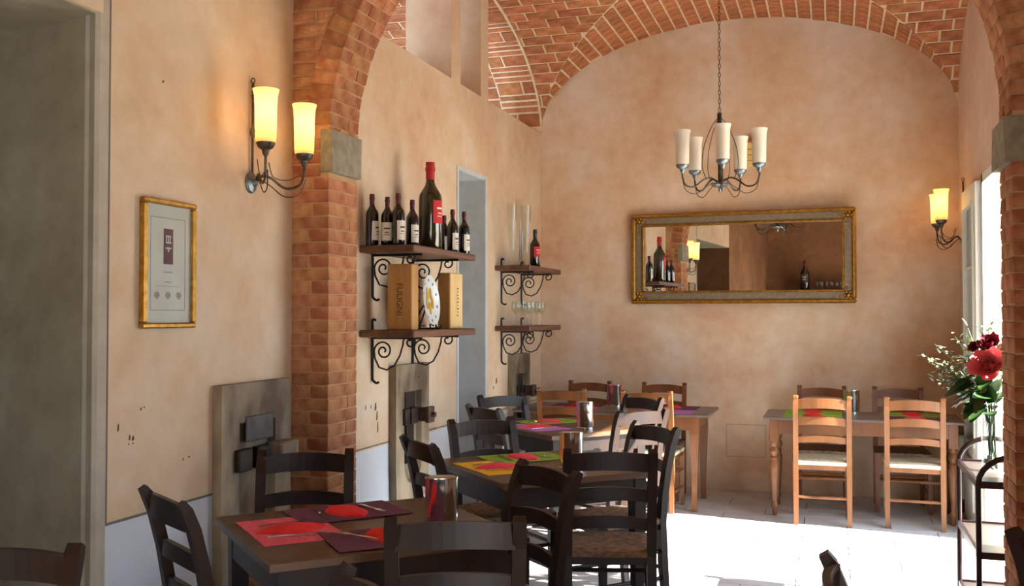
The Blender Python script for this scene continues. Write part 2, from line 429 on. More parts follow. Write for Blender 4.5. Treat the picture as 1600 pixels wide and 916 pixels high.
# door at the bottom of the recess
m = MB(); m.box(XL-0.86, XL-0.80, RY0, RY1+0.45, 0, RZ+0.1); tag(m.build('door_1', 'door_blue'), 'plain grey blue door deep in the plaster recess', 'door', kind='structure')

# partition wall on the left of the back bay, open above
PZ = 3.24; NY0, NY1, NZ = 6.76, 7.34, 2.60
m = MB()
m.box(XL-TL, XL, Y1-0.02, NY0, 0, PZ); m.box(XL-TL, XL, NY1, YB, 0, PZ); m.box(XL-TL, XL, NY0, NY1, NZ, PZ)
wp = tag(m.build('wall_partition', 'plaster_left'), 'cream plaster partition carrying the wine shelves, open to the vault above', 'wall', kind='structure')
m = MB(); m.box(XL-TL-0.04, XL-TL+0.004, NY0-0.1, NY1+0.1, 0, NZ+0.1); tag(m.build('door_2', 'plaster_jamb'), 'narrow grey doorway panel between the two shelf sets', 'door', kind='structure')
m = MB(); m.box(XL-TL+0.004, XL+0.002, NY1-0.004, NY1+0.012, 0, NZ); m.box(XL-TL+0.004, XL+0.002, NY0, NY1, NZ-0.004, NZ+0.012); m.build('jamb_render', 'plaster_jamb', wp)
m = MB(); m.box(XL, XL+0.006, NY0-0.035, NY0, 0, NZ+0.03); m.box(XL, XL+0.006, NY0, NY1, NZ+0.0, NZ+0.03); m.box(XL, XL+0.006, NY1, NY1+0.045, 0, NZ+0.03); m.build('doorway_border', 'plaster_jamb', wp)
m = MB(); m.box(XL, XL+0.003, Y1, NY0-0.035, 0.75, 0.757); m.box(XL, XL+0.003, NY1+0.045, YB, 0.75, 0.757); m.build('painted_line', 'line_dark', wp)
for y, z, w, h in ((5.26,0.99,.006,.03),(5.33,0.99,.006,.026),(5.39,0.985,.02,.05),(5.41,0.93,.015,.06),(5.42,0.86,.012,.07),(7.62,1.0,.03,.05),(7.55,0.95,.015,.03)):
    scar(y, z, w, h, wp)
# two plaster fins standing on the partition
for y0, y1 in ((6.62, 6.80), (7.24, 7.42)):
    m = MB(); m.box(XL-TL, XL, y0, y1, PZ, TOP-0.2)
    tag(m.build('trim_%d' % (1 if y0 < 7 else 2), 'plaster_left'), 'plaster pier rising from the partition to the vault, %s' % ('beside the brick arch' if y0 < 7 else 'beside the curved brick rib'), 'pier', kind='structure')
# outer envelope: far left wall, rear wall; unseen slab added on top to keep sunlight out
tag(MB().box(-5.1, -5.0, Y1, YB+0.3, 0, TOP).build('wall_outer', 'plaster_left'), 'wall of the room beyond the partition', 'wall', kind='structure')
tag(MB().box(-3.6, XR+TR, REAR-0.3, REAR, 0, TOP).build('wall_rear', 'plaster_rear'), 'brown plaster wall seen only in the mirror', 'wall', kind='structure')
m = MB(); m.box(-5.1, XR+TR, REAR-0.3, YB+0.3, TOP, TOP+0.2); tag(m.build('sun_block_slab', 'plain_ceiling'), 'unseen flat slab added over the vaults to keep sunlight out', 'sun_block_slab', kind='structure')
m = MB(); m.box(-3.5, XR+0.01, REAR, Y0+0.02, 4.0, 4.1); tag(m.build('ceiling_front', 'plain_ceiling'), 'plain brown ceiling of the front bay', 'ceiling', kind='structure')
# outdoors
tag(MB().box(XR+TR, 30, -20, 30, -0.3, -0.1).build('bounce_ground', 'outdoor_ground'), 'ground plane outside the garden door, added to bounce light in', 'ground', kind='structure')  # plain ground plane added to bounce daylight indoors
tag(MB().box(XR+0.0, XR+TR, DY0, DY1, -0.12, -0.002).build('door_sill', 'impost_stone'), 'stone sill of the garden door', 'sill', kind='structure')

# ------------------------------------------------------------------ brick vault
xc, va = (XL+XR)/2, (XR-XL)/2; zs, rise = 3.25, 0.91
yc, vb = (Y1+YB)/2, (YB-Y1)/2
def zA(x): return zs+rise*sqrt(max(0, 1-((x-xc)/va)**2))
def zB(y): return zs+rise*sqrt(max(0, 1-((y-yc)/vb)**2))
class Arc:
    def __init__(s, c, a, z0, r, n=400):
        s.c, s.a, s.z0, s.r = c, a, z0, r; s.t = [pi*i/n for i in range(n+1)]; s.s = [0.0]; p = None
        for t in s.t:
            q = (c-a*cos(t), z0+r*sin(t))
            if p: s.s.append(s.s[-1]+math.hypot(q[0]-p[0], q[1]-p[1]))
            p = q
        s.L = s.s[-1]
    def at(s, d):
        d = max(0, min(s.L, d)); lo, hi = 0, len(s.s)-1
        while hi-lo > 1:
            k = (lo+hi)//2
            if s.s[k] <= d: lo = k
            else: hi = k
        f = (d-s.s[lo])/max(1e-9, s.s[hi]-s.s[lo]); t = s.t[lo]+f*(s.t[hi]-s.t[lo])
        u, z = s.c-s.a*cos(t), s.z0+s.r*sin(t)
        tu, tz = s.a*sin(t), s.r*cos(t); l = math.hypot(tu, tz)
        return u, z, (tz/l, -tu/l)      # position, inward normal (u,z)
# mortar shell
N = 64; vs = []; fs = []
for i in range(N+1):
    for j in range(N+1):
        x = xc-va*cos(pi*i/N); y = yc-vb*cos(pi*j/N)
        vs.append((x, y, zs+rise*max(sin(pi*i/N), sin(pi*j/N))))
for i in range(N):
    for j in range(N):
        a, b, c, d = i*(N+1)+j, (i+1)*(N+1)+j, (i+1)*(N+1)+j+1, i*(N+1)+j+1
        if (i < N/2) == (j < N/2): fs += [(a,b,c),(a,c,d)]
        else: fs += [(a,b,d),(b,c,d)]
m = MB(); m._add(vs, fs)
for k in range(N):     # continuation of the x-axis barrel over the neighbouring bay
    y0, y1 = yc-vb*cos(pi*k/N), yc-vb*cos(pi*(k+1)/N); z0, z1 = zs+rise*sin(pi*k/N)+0.10, zs+rise*sin(pi*(k+1)/N)+0.10
    m._add([(-5.0,y0,z0),(XL-TL,y0,z0),(XL-TL,y1,z1),(-5.0,y1,z1)], [(0,1,2,3)])
ceil = tag(m.build('ceiling', 'mortar'), 'red brick groin vault with pale mortar joints over the back bay', 'vault', kind='structure')
def clip(poly, g):
    out = []
    for i in range(len(poly)):
        p, q = poly[i], poly[(i+1) % len(poly)]; gp, gq = g(*p), g(*q)
        if gp >= 0: out.append(p)
        if (gp >= 0) != (gq >= 0):
            t = gp/(gp-gq); out.append((p[0]+t*(q[0]-p[0]), p[1]+t*(q[1]-p[1])))
    return out
def rect(a0, a1, b0, b1, n=2):
    P = []
    for k in range(n): P.append((a0+(a1-a0)*k/n, b0))
    for k in range(n): P.append((a1, b0+(b1-b0)*k/n))
    for k in range(n): P.append((a1-(a1-a0)*k/n, b1))
    for k in range(n): P.append((a0, b1-(b1-b0)*k/n))
    return P
def area(P): return abs(sum(P[i][0]*P[(i+1)%len(P)][1]-P[(i+1)%len(P)][0]*P[i][1] for i in range(len(P))))/2
arcA = Arc(xc, va, zs, rise); arcB = Arc(yc, vb, zs, rise)
vb_list = []
BH, BL, JT = 0.118, 0.27, 0.009
def add_brick(poly, mapf):
    if len(poly) < 3 or area(poly) < 0.0009: return
    pr = 0.004+random.random()*0.007
    f = [mapf(p, pr) for p in poly]; b = [mapf(p, -0.02) for p in poly]; n = len(f)
    cx = [sum(p[k] for p in f)/n for k in range(3)]
    vb_list.append((f+b, [tuple(range(n))]+[(i,(i+1)%n,n+(i+1)%n,n+i) for i in range(n)], cx, area(poly)))
BA = 0.128
nA = round(arcA.L/BH); hA = arcA.L/nA
for i in range(nA):
    s0, s1 = i*hA+JT, (i+1)*hA-JT; off = (i % 2)*0.5*BA+random.uniform(-.02,.02)
    for side in (0, 1):
        k = 0
        while True:
            a = k*BA-off; b = a+BA; k += 1
            if a > vb: break
            a = max(a, 0.0)
            y0, y1 = (YB-b+JT, YB-a-JT) if side == 0 else (Y1+a+JT, Y1+b-JT)
            if y1-y0 < 0.03 or (side == 1 and y1 > yc) or (side == 0 and y0 < yc): continue
            g = lambda s, y: zA(arcA.at(s)[0])-zB(y)-0.004
            def mp(p, d):
                u, z, nn = arcA.at(p[0]); return (u+nn[0]*d, p[1], z+nn[1]*d)
            add_brick(clip(rect(s0, s1, y0, y1, 3), g), mp)
nB = round(arcB.L/BH); hB = arcB.L/nB
for i in range(nB):
    s0, s1 = i*hB+JT, (i+1)*hB-JT; x = -5.0-(i % 2)*0.5*BL+random.uniform(-.03,.03)
    while x < XR:
        a, b = x+JT, x+BL-JT; x += BL
        for lo, hi, dz, cl in ((-5.0, XL-TL-0.005, 0.10, False), (XL+0.005, XR, 0.0, True)):
            A, B = max(a, lo), min(b, hi)
            if B-A < 0.02: continue
            P = rect(s0, s1, A, B, 3)
            if cl: P = clip(P, lambda s, xx: zB(arcB.at(s)[0])-zA(xx)-0.004)
            def mp(p, d, dz=dz):
                u, z, nn = arcB.at(p[0]); return (p[1], u+nn[0]*d, z+nn[1]*d+dz)
            add_brick(P, mp)
def rank(e):
    p = project(e[2])
    if p is None: return -1
    if p[0] < -20 or p[0] > 1620 or p[1] < -12 or p[1] > 930: return -1
    c = e[2]
    if c[1] < 5.2: return -1
    if c[0] < XL and p[0] > 1000: return -1
    return e[3]/(p[2]**2)
vb_list.sort(key=rank, reverse=True)
rest = MB()
nk = 0
for e in vb_list:
    if nk < 300 and rank(e) > 0:
        q = MB(); q._add([tuple(v[k]-e[2][k] for k in range(3)) for v in e[0]], e[1]); o = q.build('brick', 'brick', ceil); o.location = e[2]; nk += 1
    else: rest._add(e[0], e[1])
o = rest.build('brick_field', 'brick', ceil); o['kind'] = 'stuff'

# curved brick rib above the partition (continues the vault line)
m = MB(); k = 60; vs = []; fs = []
for i in range(k+1):
    u, z, nn = arcB.at(arcB.L*i/k)
    for x in (XL-TL, XL+0.02): vs += [(x, u+nn[0]*0.016, z+nn[1]*0.016), (x, u-nn[0]*0.12, z-nn[1]*0.12)]
for i in range(k):
    a = i*4; b = a+4
    fs += [(a,a+2,b+2,b),(a+1,b+1,b+3,a+3),(a,b,b+1,a+1),(a+2,a+3,b+3,b+2)]
m._add(vs, fs)
rib = tag(m.build('trim_3', 'mortar'), 'curved brick rib with thick mortar springing from the back corner', 'arch rib', kind='structure')
s = 0.02; c = 0
while s < arcB.L-0.06:
    h = (0.125 if c % 4 == 0 else 0.04)+random.uniform(-.006,.006)
    xx = XL-TL+0.015
    parts = [(XL-TL+0.01, XL+0.0)] if c % 4 else ([(XL-TL+0.02, XL-0.12), (XL-0.10, XL+0.0)] if (c//4) % 2 else [(XL-TL+0.02, XL-0.22), (XL-0.2, XL-0.0)])
    for x0, x1 in parts:
        vs = []; pr = 0.018+random.random()*0.010
        for d in (pr, -0.03):
            for q in (s, s+h):
                u, z, nn = arcB.at(q)
                for x in (x0, x1): vs.append((x, u+nn[0]*d, z+nn[1]*d))
        cc = vs[0]; q = MB(); q._add([tuple(v[t]-cc[t] for t in range(3)) for v in vs], [(0,1,3,2),(4,6,7,5),(0,4,5,1),(2,3,7,6),(0,2,6,4),(1,5,7,3)])
        o = q.build('brick', 'brick', rib); o.location = cc
    s += h+0.022; c += 1

# ------------------------------------------------------------------ brick arch between the bays
ax, aa, az, ab = (XP0+XP1)/2, (XP1-XP0)/2, 2.42, 1.42
arcM = Arc(ax, aa, az, ab)
IN = 0.004
m = MB()
m.box(XL-0.01, XP0-IN, Y0+IN, Y1-IN, 0, az); m.box(XP1+IN, XR+0.01, Y0+IN, Y1-IN, 0, az)
k = 48; vs = []; fs = []
for i in range(k+1):
    t = pi*i/k; x = ax-(aa+IN)*cos(t); z = az+(ab+IN)*sin(t)
    xt = XL-0.01+(XR-XL+0.02)*i/k
    if i == 0: xt = XL-0.01
    for y in (Y0+IN, Y1-IN): vs += [(x, y, z)]
    for y in (Y0+IN, Y1-IN): vs += [(xt, y, TOP)]
for i in range(k):
    a = i*4; b = a+4
    fs += [(a,a+1,b+1,b),(a,b,b+2,a+2),(a+1,a+3,b+3,b+1)]
m._add(vs, fs)
m.box(XL-0.01, XP0-IN-.002, Y0+IN+.002, Y1-IN-.002, az-.01, TOP); m.box(XP1+IN+.002, XR+0.01, Y0+IN+.002, Y1-IN-.002, az-.01, TOP)
arch = tag(m.build('wall_arch', 'mortar_arch'), 'brick cross arch on two rough brick pillars between the bays', 'arch', kind='structure')
CH = 0.0655
def rough_box(x0, x1, y0, y1, z0, z1, par, name='brick', mm='brick_arch', j=0.0025):
    c = ((x0+x1)/2, (y0+y1)/2, (z0+z1)/2)
    q = MB(); q.rbox(x0-c[0], x1-c[0], y0-c[1], y1-c[1], z0-c[2], z1-c[2], 0.003)
    q.v = [tuple(t+random.uniform(-j, j) for t in p) for p in q.v]
    o = q.build(name, mm, par); o.location = c
    return o
zc = 0.0; r = 0
while zc < az-0.02:
    z0, z1 = zc+0.0035, min(zc+CH-0.0035, az)
    for (a, b) in ((XL+0.0, XP0), (XP1, XR-0.0)):
        left = a < -1
        imp = 2.25 < (z0+z1)/2 < 2.47 if left else 2.15 < (z0+z1)/2 < 2.34
        if imp:
            if left: rough_box(a, XP0-0.05, Y0, Y1, z0, z1, arch)
            else: rough_box(XP1+.06, b, Y0, Y1, z0, z1, arch)
        else:
            if r % 2 == 0:
                sp = Y0+0.20+random.uniform(-.02,.02); rough_box(a, b, Y0, sp-.005, z0, z1, arch); rough_box(a, b, sp+.005, Y1, z0, z1, arch)
            else:
                sp = (a+b)/2+random.uniform(-.02,.02); sp2 = Y0+0.10+random.uniform(-.02,.03)
                if left:
                    rough_box(a, sp-.005, Y0, sp2, z0, z1, arch); rough_box(sp+.005, b, Y0, Y1, z0, z1, arch)
                else:
                    rough_box(a, sp-.005, Y0, Y1, z0, z1, arch); rough_box(sp+.005, b, Y0, sp2, z0, z1, arch)
    zc += CH; r += 1
m1 = rough_box(XP0-0.046, XP0+0.02, Y0-0.008, Y1+0.010, 2.25, 2.465, arch, 'impost_stone', 'impost_stone', 0.003)
m2 = rough_box(XP1-0.03, XP1+.055, Y0-0.008, Y1+0.012, 2.15, 2.34, arch, 'impost_stone', 'impost_stone', 0.003)
# voussoirs
nv = round(arcM.L/CH); hv = arcM.L/nv; RD = 0.13
vo_rest = MB()
for i in range(nv):
    s0, s1 = i*hv+.0035, (i+1)*hv-.0035
    segs = [(Y0, Y0+0.2-.005), (Y0+0.2+.005, Y1)] if i % 2 else [(Y0, Y0+0.1-.005), (Y0+0.1+.005, Y1)]
    for y0, y1 in segs:
        vs = []
        pr = random.uniform(-.001, .003)
        for q in (s0, s1):
            u, z, nn = arcM.at(q)
            for d in (pr, -RD):
                for y in (y0-(0.003 if y0 == Y0 else 0)*random.random(), y1): vs.append((u+nn[0]*d, y, z+nn[1]*d))
        fcs = [(0,1,3,2),(4,6,7,5),(0,4,5,1),(2,3,7,6),(0,2,6,4),(1,5,7,3)]
        c = [sum(v[k] for v in vs)/8 for k in range(3)]; p = project(c)
        if p and -20 < p[0] < 1640 and p[1] > -30:
            q = MB(); q._add([tuple(v[t]-c[t]+random.uniform(-.002,.002) for t in range(3)) for v in vs], fcs); o = q.build('brick', 'brick_arch', arch); o.location = c
        else: vo_rest._add(vs, fcs)
# spandrel courses on the near face
zc = az
r = 0
while zc < TOP-0.05:
    for sgn in (0, 1):
        z0, z1 = zc+.005, zc+CH-.005
        zm = min(0.999, (zc+CH-az)/(ab+RD))
        xa = ax-(aa+RD)*sqrt(max(0, 1-zm*zm)) if (zc+CH-az) < ab+RD else ax
        a, b = (XL, xa-.006) if sgn == 0 else (2*ax-xa+.006, XR)
        x = a-(r % 2)*0.12
        while x < b:
            A, B = max(x+.005, a), min(x+0.245, b); x += 0.25
            if B-A < 0.025: continue
            p = project(((A+B)/2, Y0, zc))
            if p and -20 < p[0] < 1620 and p[1] > -20: rough_box(A, B, Y0, Y0+0.05, z0, z1, arch)
            else: vo_rest.box(A, B, Y0, Y0+0.05, z0, z1)
    zc += CH; r += 1
o = vo_rest.build('brick_field', 'brick_arch', arch); o['kind'] = 'stuff'

# garden door leaf folded back against the right wall, frame and second leaf
def door_leaf(name, label, loc, rz, w=0.76, h=2.46):
    t = empty(name, loc, rz)
    T = 0.045
    m = MB(); st = 0.13
    m.box(0, w, -T/2, T/2, 0.02, 0.62); m.box(0, st, -T/2, T/2, 0.62, h); m.box(w-st, w, -T/2, T/2, 0.62, h); m.box(st, w-st, -T/2, T/2, h-0.14, h)
    m.build('leaf_frame', 'white_paint', t)
    m = MB(); b = 0.018
    for s_ in (-1, 1):
        y0, y1 = (T/2, T/2+.01) if s_ > 0 else (-T/2-.01, -T/2)
        m.box(st-b, st, y0, y1, 0.62-b, h-0.14+b); m.box(w-st, w-st+b, y0, y1, 0.62-b, h-0.14+b); m.box(st, w-st, y0, y1, 0.62-b, 0.62); m.box(st, w-st, y0, y1, h-0.14, h-0.14+b)
    m.build('glazing_bead', 'white_cabinet', t)
    for z0 in (0.62, 1.25, 1.88):
        MB().box(st, w-st, -0.003, 0.003, z0, min(z0+0.62, h-0.14)).build('pane', 'pane_glass', t)
    m = MB().box(st, w-st, -.012, .012, 1.24, 1.265).box(st, w-st, -.012, .012, 1.865, 1.89); m.build('glazing_bar', 'white_paint', t)
    m = MB().box(st+.06, w-st-.06, T/2, T/2+.012, 0.14, 0.5).box(st+.06, w-st-.06, -T/2-.012, -T/2, 0.14, 0.5); m.build('lower_panel', 'white_paint', t)
    m = MB().tube([(w-.06,-.05,1.05),(w-.06,-.065,1.05),(w-.16,-.065,1.05)], .009).box(w-.085,w-.035,-.035,-.02,.95,1.15); m.build('door_handle', 'iron_dark', t)
    tag(t, label, 'door leaf')
    return t
door_leaf('glazed_door_leaf', 'white glazed door leaf folded back against the wall beside the white cabinet', (XR-0.034, DY1+0.01, 0), radians(90))
m = MB(); f = 0.06
m.box(XR-0.02, XR+0.05, DY1-f, DY1, 0, DZ); m.box(XR-0.02, XR+0.05, DY0, DY0+f, 0, DZ); m.box(XR-0.02, XR+0.05, DY0, DY1, DZ-f, DZ)
tag(m.build('trim_4', 'white_paint'), 'white painted frame of the garden door', 'door frame', kind='structure')

# ================================================================== FURNITURE
def make_chair(wood, rush, w=0.44, style='dark'):
    """origin on the floor under the seat centre, facing +y"""
    t = empty('chair')
    H = 0.93; hb, hf = 0.185*w/0.44+0.005, 0.205*w/0.44; py = -0.185
    dark = style == 'dark'
    pw = 0.042 if dark else 0.036
    for sx in (-1, 1):
        x = sx*hb
        path = [(x,py-0.03,0),(x,py-0.012,0.2),(x,py,0.44),(x,py-0.012,0.58),(x,py-0.036,0.72),(x,py-0.066,0.84),(x,py-0.092,0.905),(x,py-0.108,H)]
        if not dark: path = [(x,py-0.025,0),(x,py-0.01,0.2),(x,py,0.44),(x,py-0.012,0.6),(x,py-0.034,0.75),(x,py-0.056,0.88),(x,py-0.062,H)]
        n = len(path)
        m = MB(); m.sweep(path, [pw*0.85]+[pw]*(n-2)+[pw*0.9], [0.030]+[0.038]*(n-3)+[0.036,0.026])
        if not dark: m.rbox(x-pw*.56, x+pw*.56, py-.062-.021, py-.062+.021, H-.005, H+.018, .006)
        m.build('back_post', wood, t)
    for sx in (-1, 1):
        m = MB(); m.sweep([(sx*hf,0.185,0),(sx*hf,0.188,0.25),(sx*hf,0.188,0.455)], [.028,.034,.038], [.028,.034,.038]); m.build('front_leg', wood, t)
    def slat(name, z0, h, bow, arch_, y, th=0.02):
        m = MB(); n = 10; vs = []
        for i in range(n+1):
            u = -1+2*i/n; x = u*(hb-pw*0.3); b = bow*(1-u*u); a = arch_*(1-u*u)
            yy = y-b
            vs += [(x,yy-th/2,z0+a*0.8),(x,yy+th/2,z0+a*0.8),(x,yy+th/2,z0+h+a),(x,yy-th/2,z0+h+a)]
        fs = [(0,1,2,3),tuple(n*4+k for k in (3,2,1,0))]
        for i in range(n):
            for k in range(4): fs.append((i*4+k, i*4+4+k, i*4+4+(k+1)%4, i*4+(k+1)%4))
        m._add(vs, fs); m.build(name, wood, t)
    if dark:
        slat('crest_rail', 0.832, 0.078, 0.022, 0.012, py-0.078)
        slat('back_slat', 0.690, 0.055, 0.020, 0.016, py-0.036)
        slat('back_slat', 0.560, 0.050, 0.018, 0.016, py-0.012)
    else:
        slat('crest_rail', 0.845, 0.070, 0.016, 0.014, py-0.056)
        slat('back_slat', 0.725, 0.055, 0.016, 0.014, py-0.032)
        slat('back_slat', 0.595, 0.045, 0.014, 0.014, py-0.012)
    # rush seat: four triangular fields sinking to the middle
    m = MB(); n = 12; vs = []; fs = []
    for i in range(n+1):
        v = -1+2*i/n; y = v*0.205
        hw = hb+(hf-hb)*(v+1)/2+0.018
        for j in range(n+1):
            u = -1+2*j/n; e = max(abs(u), abs(v))
            z = 0.472-0.012*(1-e)*1.0+0.004*abs(abs(u)-abs(v))
            if e > 0.92: z -= 0.012
            vs.append((u*hw, y, z))
    k0 = len(vs)
    for i in range(n):
        for j in range(n): a = i*(n+1)+j; fs.append((a,a+1,a+n+2,a+n+1))
    rim = [j for j in range(n+1)]+[i*(n+1)+n for i in range(1,n+1)]+[n*(n+1)+j for j in range(n-1,-1,-1)]+[i*(n+1) for i in range(n-1,0,-1)]
    for q in rim: vs.append((vs[q][0]*0.985, vs[q][1]*0.985, 0.436))
    R = len(rim)
    for q in range(R): fs.append((rim[q], rim[(q+1)%R], k0+(q+1)%R, k0+q))
    fs.append(tuple(k0+q for q in range(R)))
    m._add(vs, fs); m.build('seat', rush, t, True)
    m = MB(); m.box(-hf,hf,.172,.196,.405,.438); m.box(-hb,hb,py-.008,py+.012,.40,.438)
    for sx in (-1,1): m._add([(sx*hb-.01,py,.405),(sx*hb+.01,py,.405),(sx*hf+.01,.188,.405),(sx*hf-.01,.188,.405),(sx*hb-.01,py,.437),(sx*hb+.01,py,.437),(sx*hf+.01,.188,.437),(sx*hf-.01,.188,.437)],[(3,2,1,0),(4,5,6,7),(0,1,5,4),(1,2,6,5),(2,3,7,6),(3,0,4,7)])
    m.build('seat_rail', wood, t)
    for (a, b) in (((-hf,.188,.28),(hf,.188,.28)), ((-hb,py-.008,.20),(hb,py-.008,.20)),
                   ((-hb,py-.006,.15),(-hf,.188,.15)), ((hb,py-.006,.15),(hf,.188,.15)),
                   ((-hb,py-.004,.29),(-hf,.188,.29)), ((hb,py-.004,.29),(hf,.188,.29))):
        MB().tube([a, b], 0.011, 8).build('stretcher', wood, t)
    return t
proto = {'dark': make_chair('dark_wood', 'rush_dark'), 'honey': make_chair('honey_wood', 'rush_light', 0.43, 'honey'), 'brown': make_chair('brown_wood', 'rush_dark', 0.41, 'honey')}
used = set()
def chair(kind, x, y, face, label, group=None):
    """(x, y): middle of the seat; face: direction the sitter looks (angle from +x)"""
    if kind in used: o = copy_tree(proto[kind])
    else: o = proto[kind]; used.add(kind)
    o.location = (x, y, 0); o.rotation_euler = (0, 0, face-pi/2)
    tag(o, label, 'chair', group)
    return o
def square_table(cx, cy, rz, label, L=0.86, W=0.86):
    t = empty('table', (cx, cy, 0), rz)
    a, b = L/2, W/2
    MB().rbox(-a, a, -b, b, 0.728, 0.76, 0.004).build('tabletop', 'table_wood', t)
    m = MB(); i = 0.045
    m.box(-a+i, a-i, -b+i, -b+i+.022, .62, .728).box(-a+i, a-i, b-i-.022, b-i, .62, .728).box(-a+i, -a+i+.022, -b+i, b-i, .62, .728).box(a-i-.022, a-i, -b+i, b-i, .62, .728)
    m.build('apron', 'dark_wood', t)
    for sx in (-1,1):
        for sy in (-1,1):
            m = MB(); x, y = sx*(a-i-.03), sy*(b-i-.03)
            m.sweep([(x,y,0),(x,y,.62),(x,y,.728)], [.042,.066,.066], [.042,.066,.066]); m.build('leg', 'dark_wood', t)
    return tag(t, label, 'table', 'square dark tables along the partition')

T1c = c2r(-0.548, 3.655); T1a = radians(28)+YAW
T2c = c2r(0.147, 5.125); T2a = radians(27)+YAW
T3c = c2r(0.38, 6.95);  T3a = radians(33)+YAW
square_table(*T1c, T1a, 'square dark wooden table with one pink and two purple placemats', 0.90, 0.82)
square_table(*T2c, T2a, 'square dark wooden table with a yellow and a green placemat')
square_table(*T3c, T3a, 'square dark wooden table with a lilac and a green placemat')
def loc2(c, a, u, v): return (c[0]+u*cos(a)-v*sin(a), c[1]+u*sin(a)+v*cos(a))
# chairs: du/dv = distance of the seat centre from the table centre (back plane lies about 0.27 further out)
BK = 0.285
def tchairs(c, a, spec):
    for side, dist, slip, turn, label in spec:
        d = dist-BK
        u, v, f = {'L': (-d, slip, 0), 'R': (d, slip, pi), 'B': (slip, d, -pi/2), 'F': (slip, -d, pi/2)}[side]
        x, y = loc2(c, a, u, v); chair('dark', x, y, a+f+radians(turn), label, 'dark rush seat chairs at the square tables')
D = 'dark wooden rush seat chair '
M1, M2, M3 = 'at the pink mat table', 'at the yellow mat table', 'at the lilac mat table'
tchairs(T1c, T1a, [('L', 0.705, 0.05, 10, D+'on the doorway side '+M1),
                   ('B', 0.86, -0.07, -21, D+'before the brick pillar '+M1),
                   ('R', 0.76, -0.07, 4, D+'on the sunlit side '+M1),
                   ('F', 0.84, 0.12, -25, D+'turned away from the brick pillar '+M1)])
tchairs(T2c, T2a, [('L', 0.69, -0.03, 0, D+'nearest the brick pillar '+M2),
                   ('B', 0.72, 0.0, 0, D+'on the partition side '+M2),
                   ('R', 0.72, 0.0, 0, D+'on the sunlit side '+M2),
                   ('F', 0.80, 0.08, -30, D+'facing the partition '+M2)])
tchairs(T3c, T3a, [('L', 0.71, -0.05, 0, D+'nearest the tall stone plaque '+M3),
                   ('B', 0.72, -0.08, 0, D+'before the narrow doorway '+M3),
                   ('R', 0.71, 0.0, 0, D+'towards the end wall '+M3),
                   ('F', 0.80, 0.02, 0, D+'standing in full sun '+M3)])

def long_table(cx, cy, label, style, L=1.35, W=0.72, ix=0.09):
    t = empty('dining_table', (cx, cy, 0))
    a, b = L/2, W/2
    MB().rbox(-a, a, -b, b, 0.738, 0.76, 0.004).build('tabletop', 'grey_top', t)
    m = MB(); iy = 0.06
    m.box(-a+ix, a-ix, -b+iy, -b+iy+.022, .63, .738).box(-a+ix, a-ix, b-iy-.022, b-iy, .63, .738).box(-a+ix, -a+ix+.022, -b+iy, b-iy, .63, .738).box(a-ix-.022, a-ix, -b+iy, b-iy, .63, .738)
    m.build('apron', 'honey_wood', t)
    for sx in (-1,1):
        for sy in (-1,1):
            x, y = sx*(a-ix-.03), sy*(b-iy-.03); m = MB()
            if style == 'turned':
                m.rbox(x-.034, x+.034, y-.034, y+.034, .56, .738, .003)
                m.lathe([(.012,0),(.020,.012),(.018,.05),(.026,.07),(.026,.085),(.018,.1),(.022,.14),(.034,.34),(.036,.40),(.026,.425),(.034,.44),(.024,.455),(.036,.48),(.038,.50),(.024,.525),(.032,.54),(.032,.56)], 14, (x,y,0))
            else:
                m.sweep([(x,y,.738),(x,y,.60),(x,y-.006*sy,.45),(x,y-.010*sy,.3),(x,y+.004*sy,.14),(x,y+.03*sy,.0)], [.07,.075,.060,.048,.040,.042], [.07,.075,.060,.048,.040,.042])
            m.build('leg', 'honey_wood', t, style == 'turned')
    return tag(t, label, 'table')
T4 = (-1.725, 8.12); T5 = (0.19, 8.10)
long_table(*T4, 'honey wood table with curved legs set in the corner by the partition', 'curved', 1.6)
long_table(*T5, 'honey wood table with turned legs near the white cabinet', 'turned', 1.42, 0.635, 0.05)
H = 'honey wood chair, pale seat, '
chair('honey', -2.08, 7.93, radians(90), H+'beside the partition shelves, at the curved leg table')
chair('honey', -1.38, 7.90, radians(88), H+'tucked under the corner table, away from the shelves')
chair('honey', -0.09, 7.79, radians(91), H+'square on to the turned leg table, below the mirror')
chair('honey', 0.555, 7.84, radians(87), H+'turned slightly towards the white cabinet')
B = 'brown wooden chair backing on the end wall '
chair('brown', -2.08, 8.42, radians(-90), B+'in the corner by the shelves')
chair('brown', -1.42, 8.40, radians(-92), B+'near the mirror, at the curved leg table')
chair('brown', -0.10, 8.40, radians(-90), B+'under the mirror, at the turned leg table')
chair('brown', 0.50, 8.44, radians(-88), B+'closest to the white cabinet')

# chairs that only enter the picture with their tops
fx, fy = c2r(-1.33, 2.60-0.285); chair('dark', fx, fy, YAW-pi/2, D+'standing alone before the grey doorway recess')
p1 = c2r(-0.405, 2.41); p2 = c2r(-0.20, 2.05); mid = ((p1[0]+p2[0])/2, (p1[1]+p2[1])/2); an = atan2(p2[1]-p1[1], p2[0]-p1[0])
fd = an-pi/2
chair('dark', mid[0]+0.285*cos(fd), mid[1]+0.285*sin(fd), fd, D+'whose rounded post top shows below the pink and purple table')
an = atan2(*reversed(c2r(0.31, 0.95))); fd = an-pi/2; cx, cy = c2r(0.735, 2.33)
chair('dark', cx+0.285*cos(fd), cy+0.285*sin(fd), fd, D+'seen edge on against the sunlit floor')
cx, cy = c2r(1.48, 2.92); fd = YAW-radians(60); chair('dark', cx+0.1+0.285*cos(fd), cy+0.285*sin(fd), fd, D+'beside the brick pillar under the flower trolley')

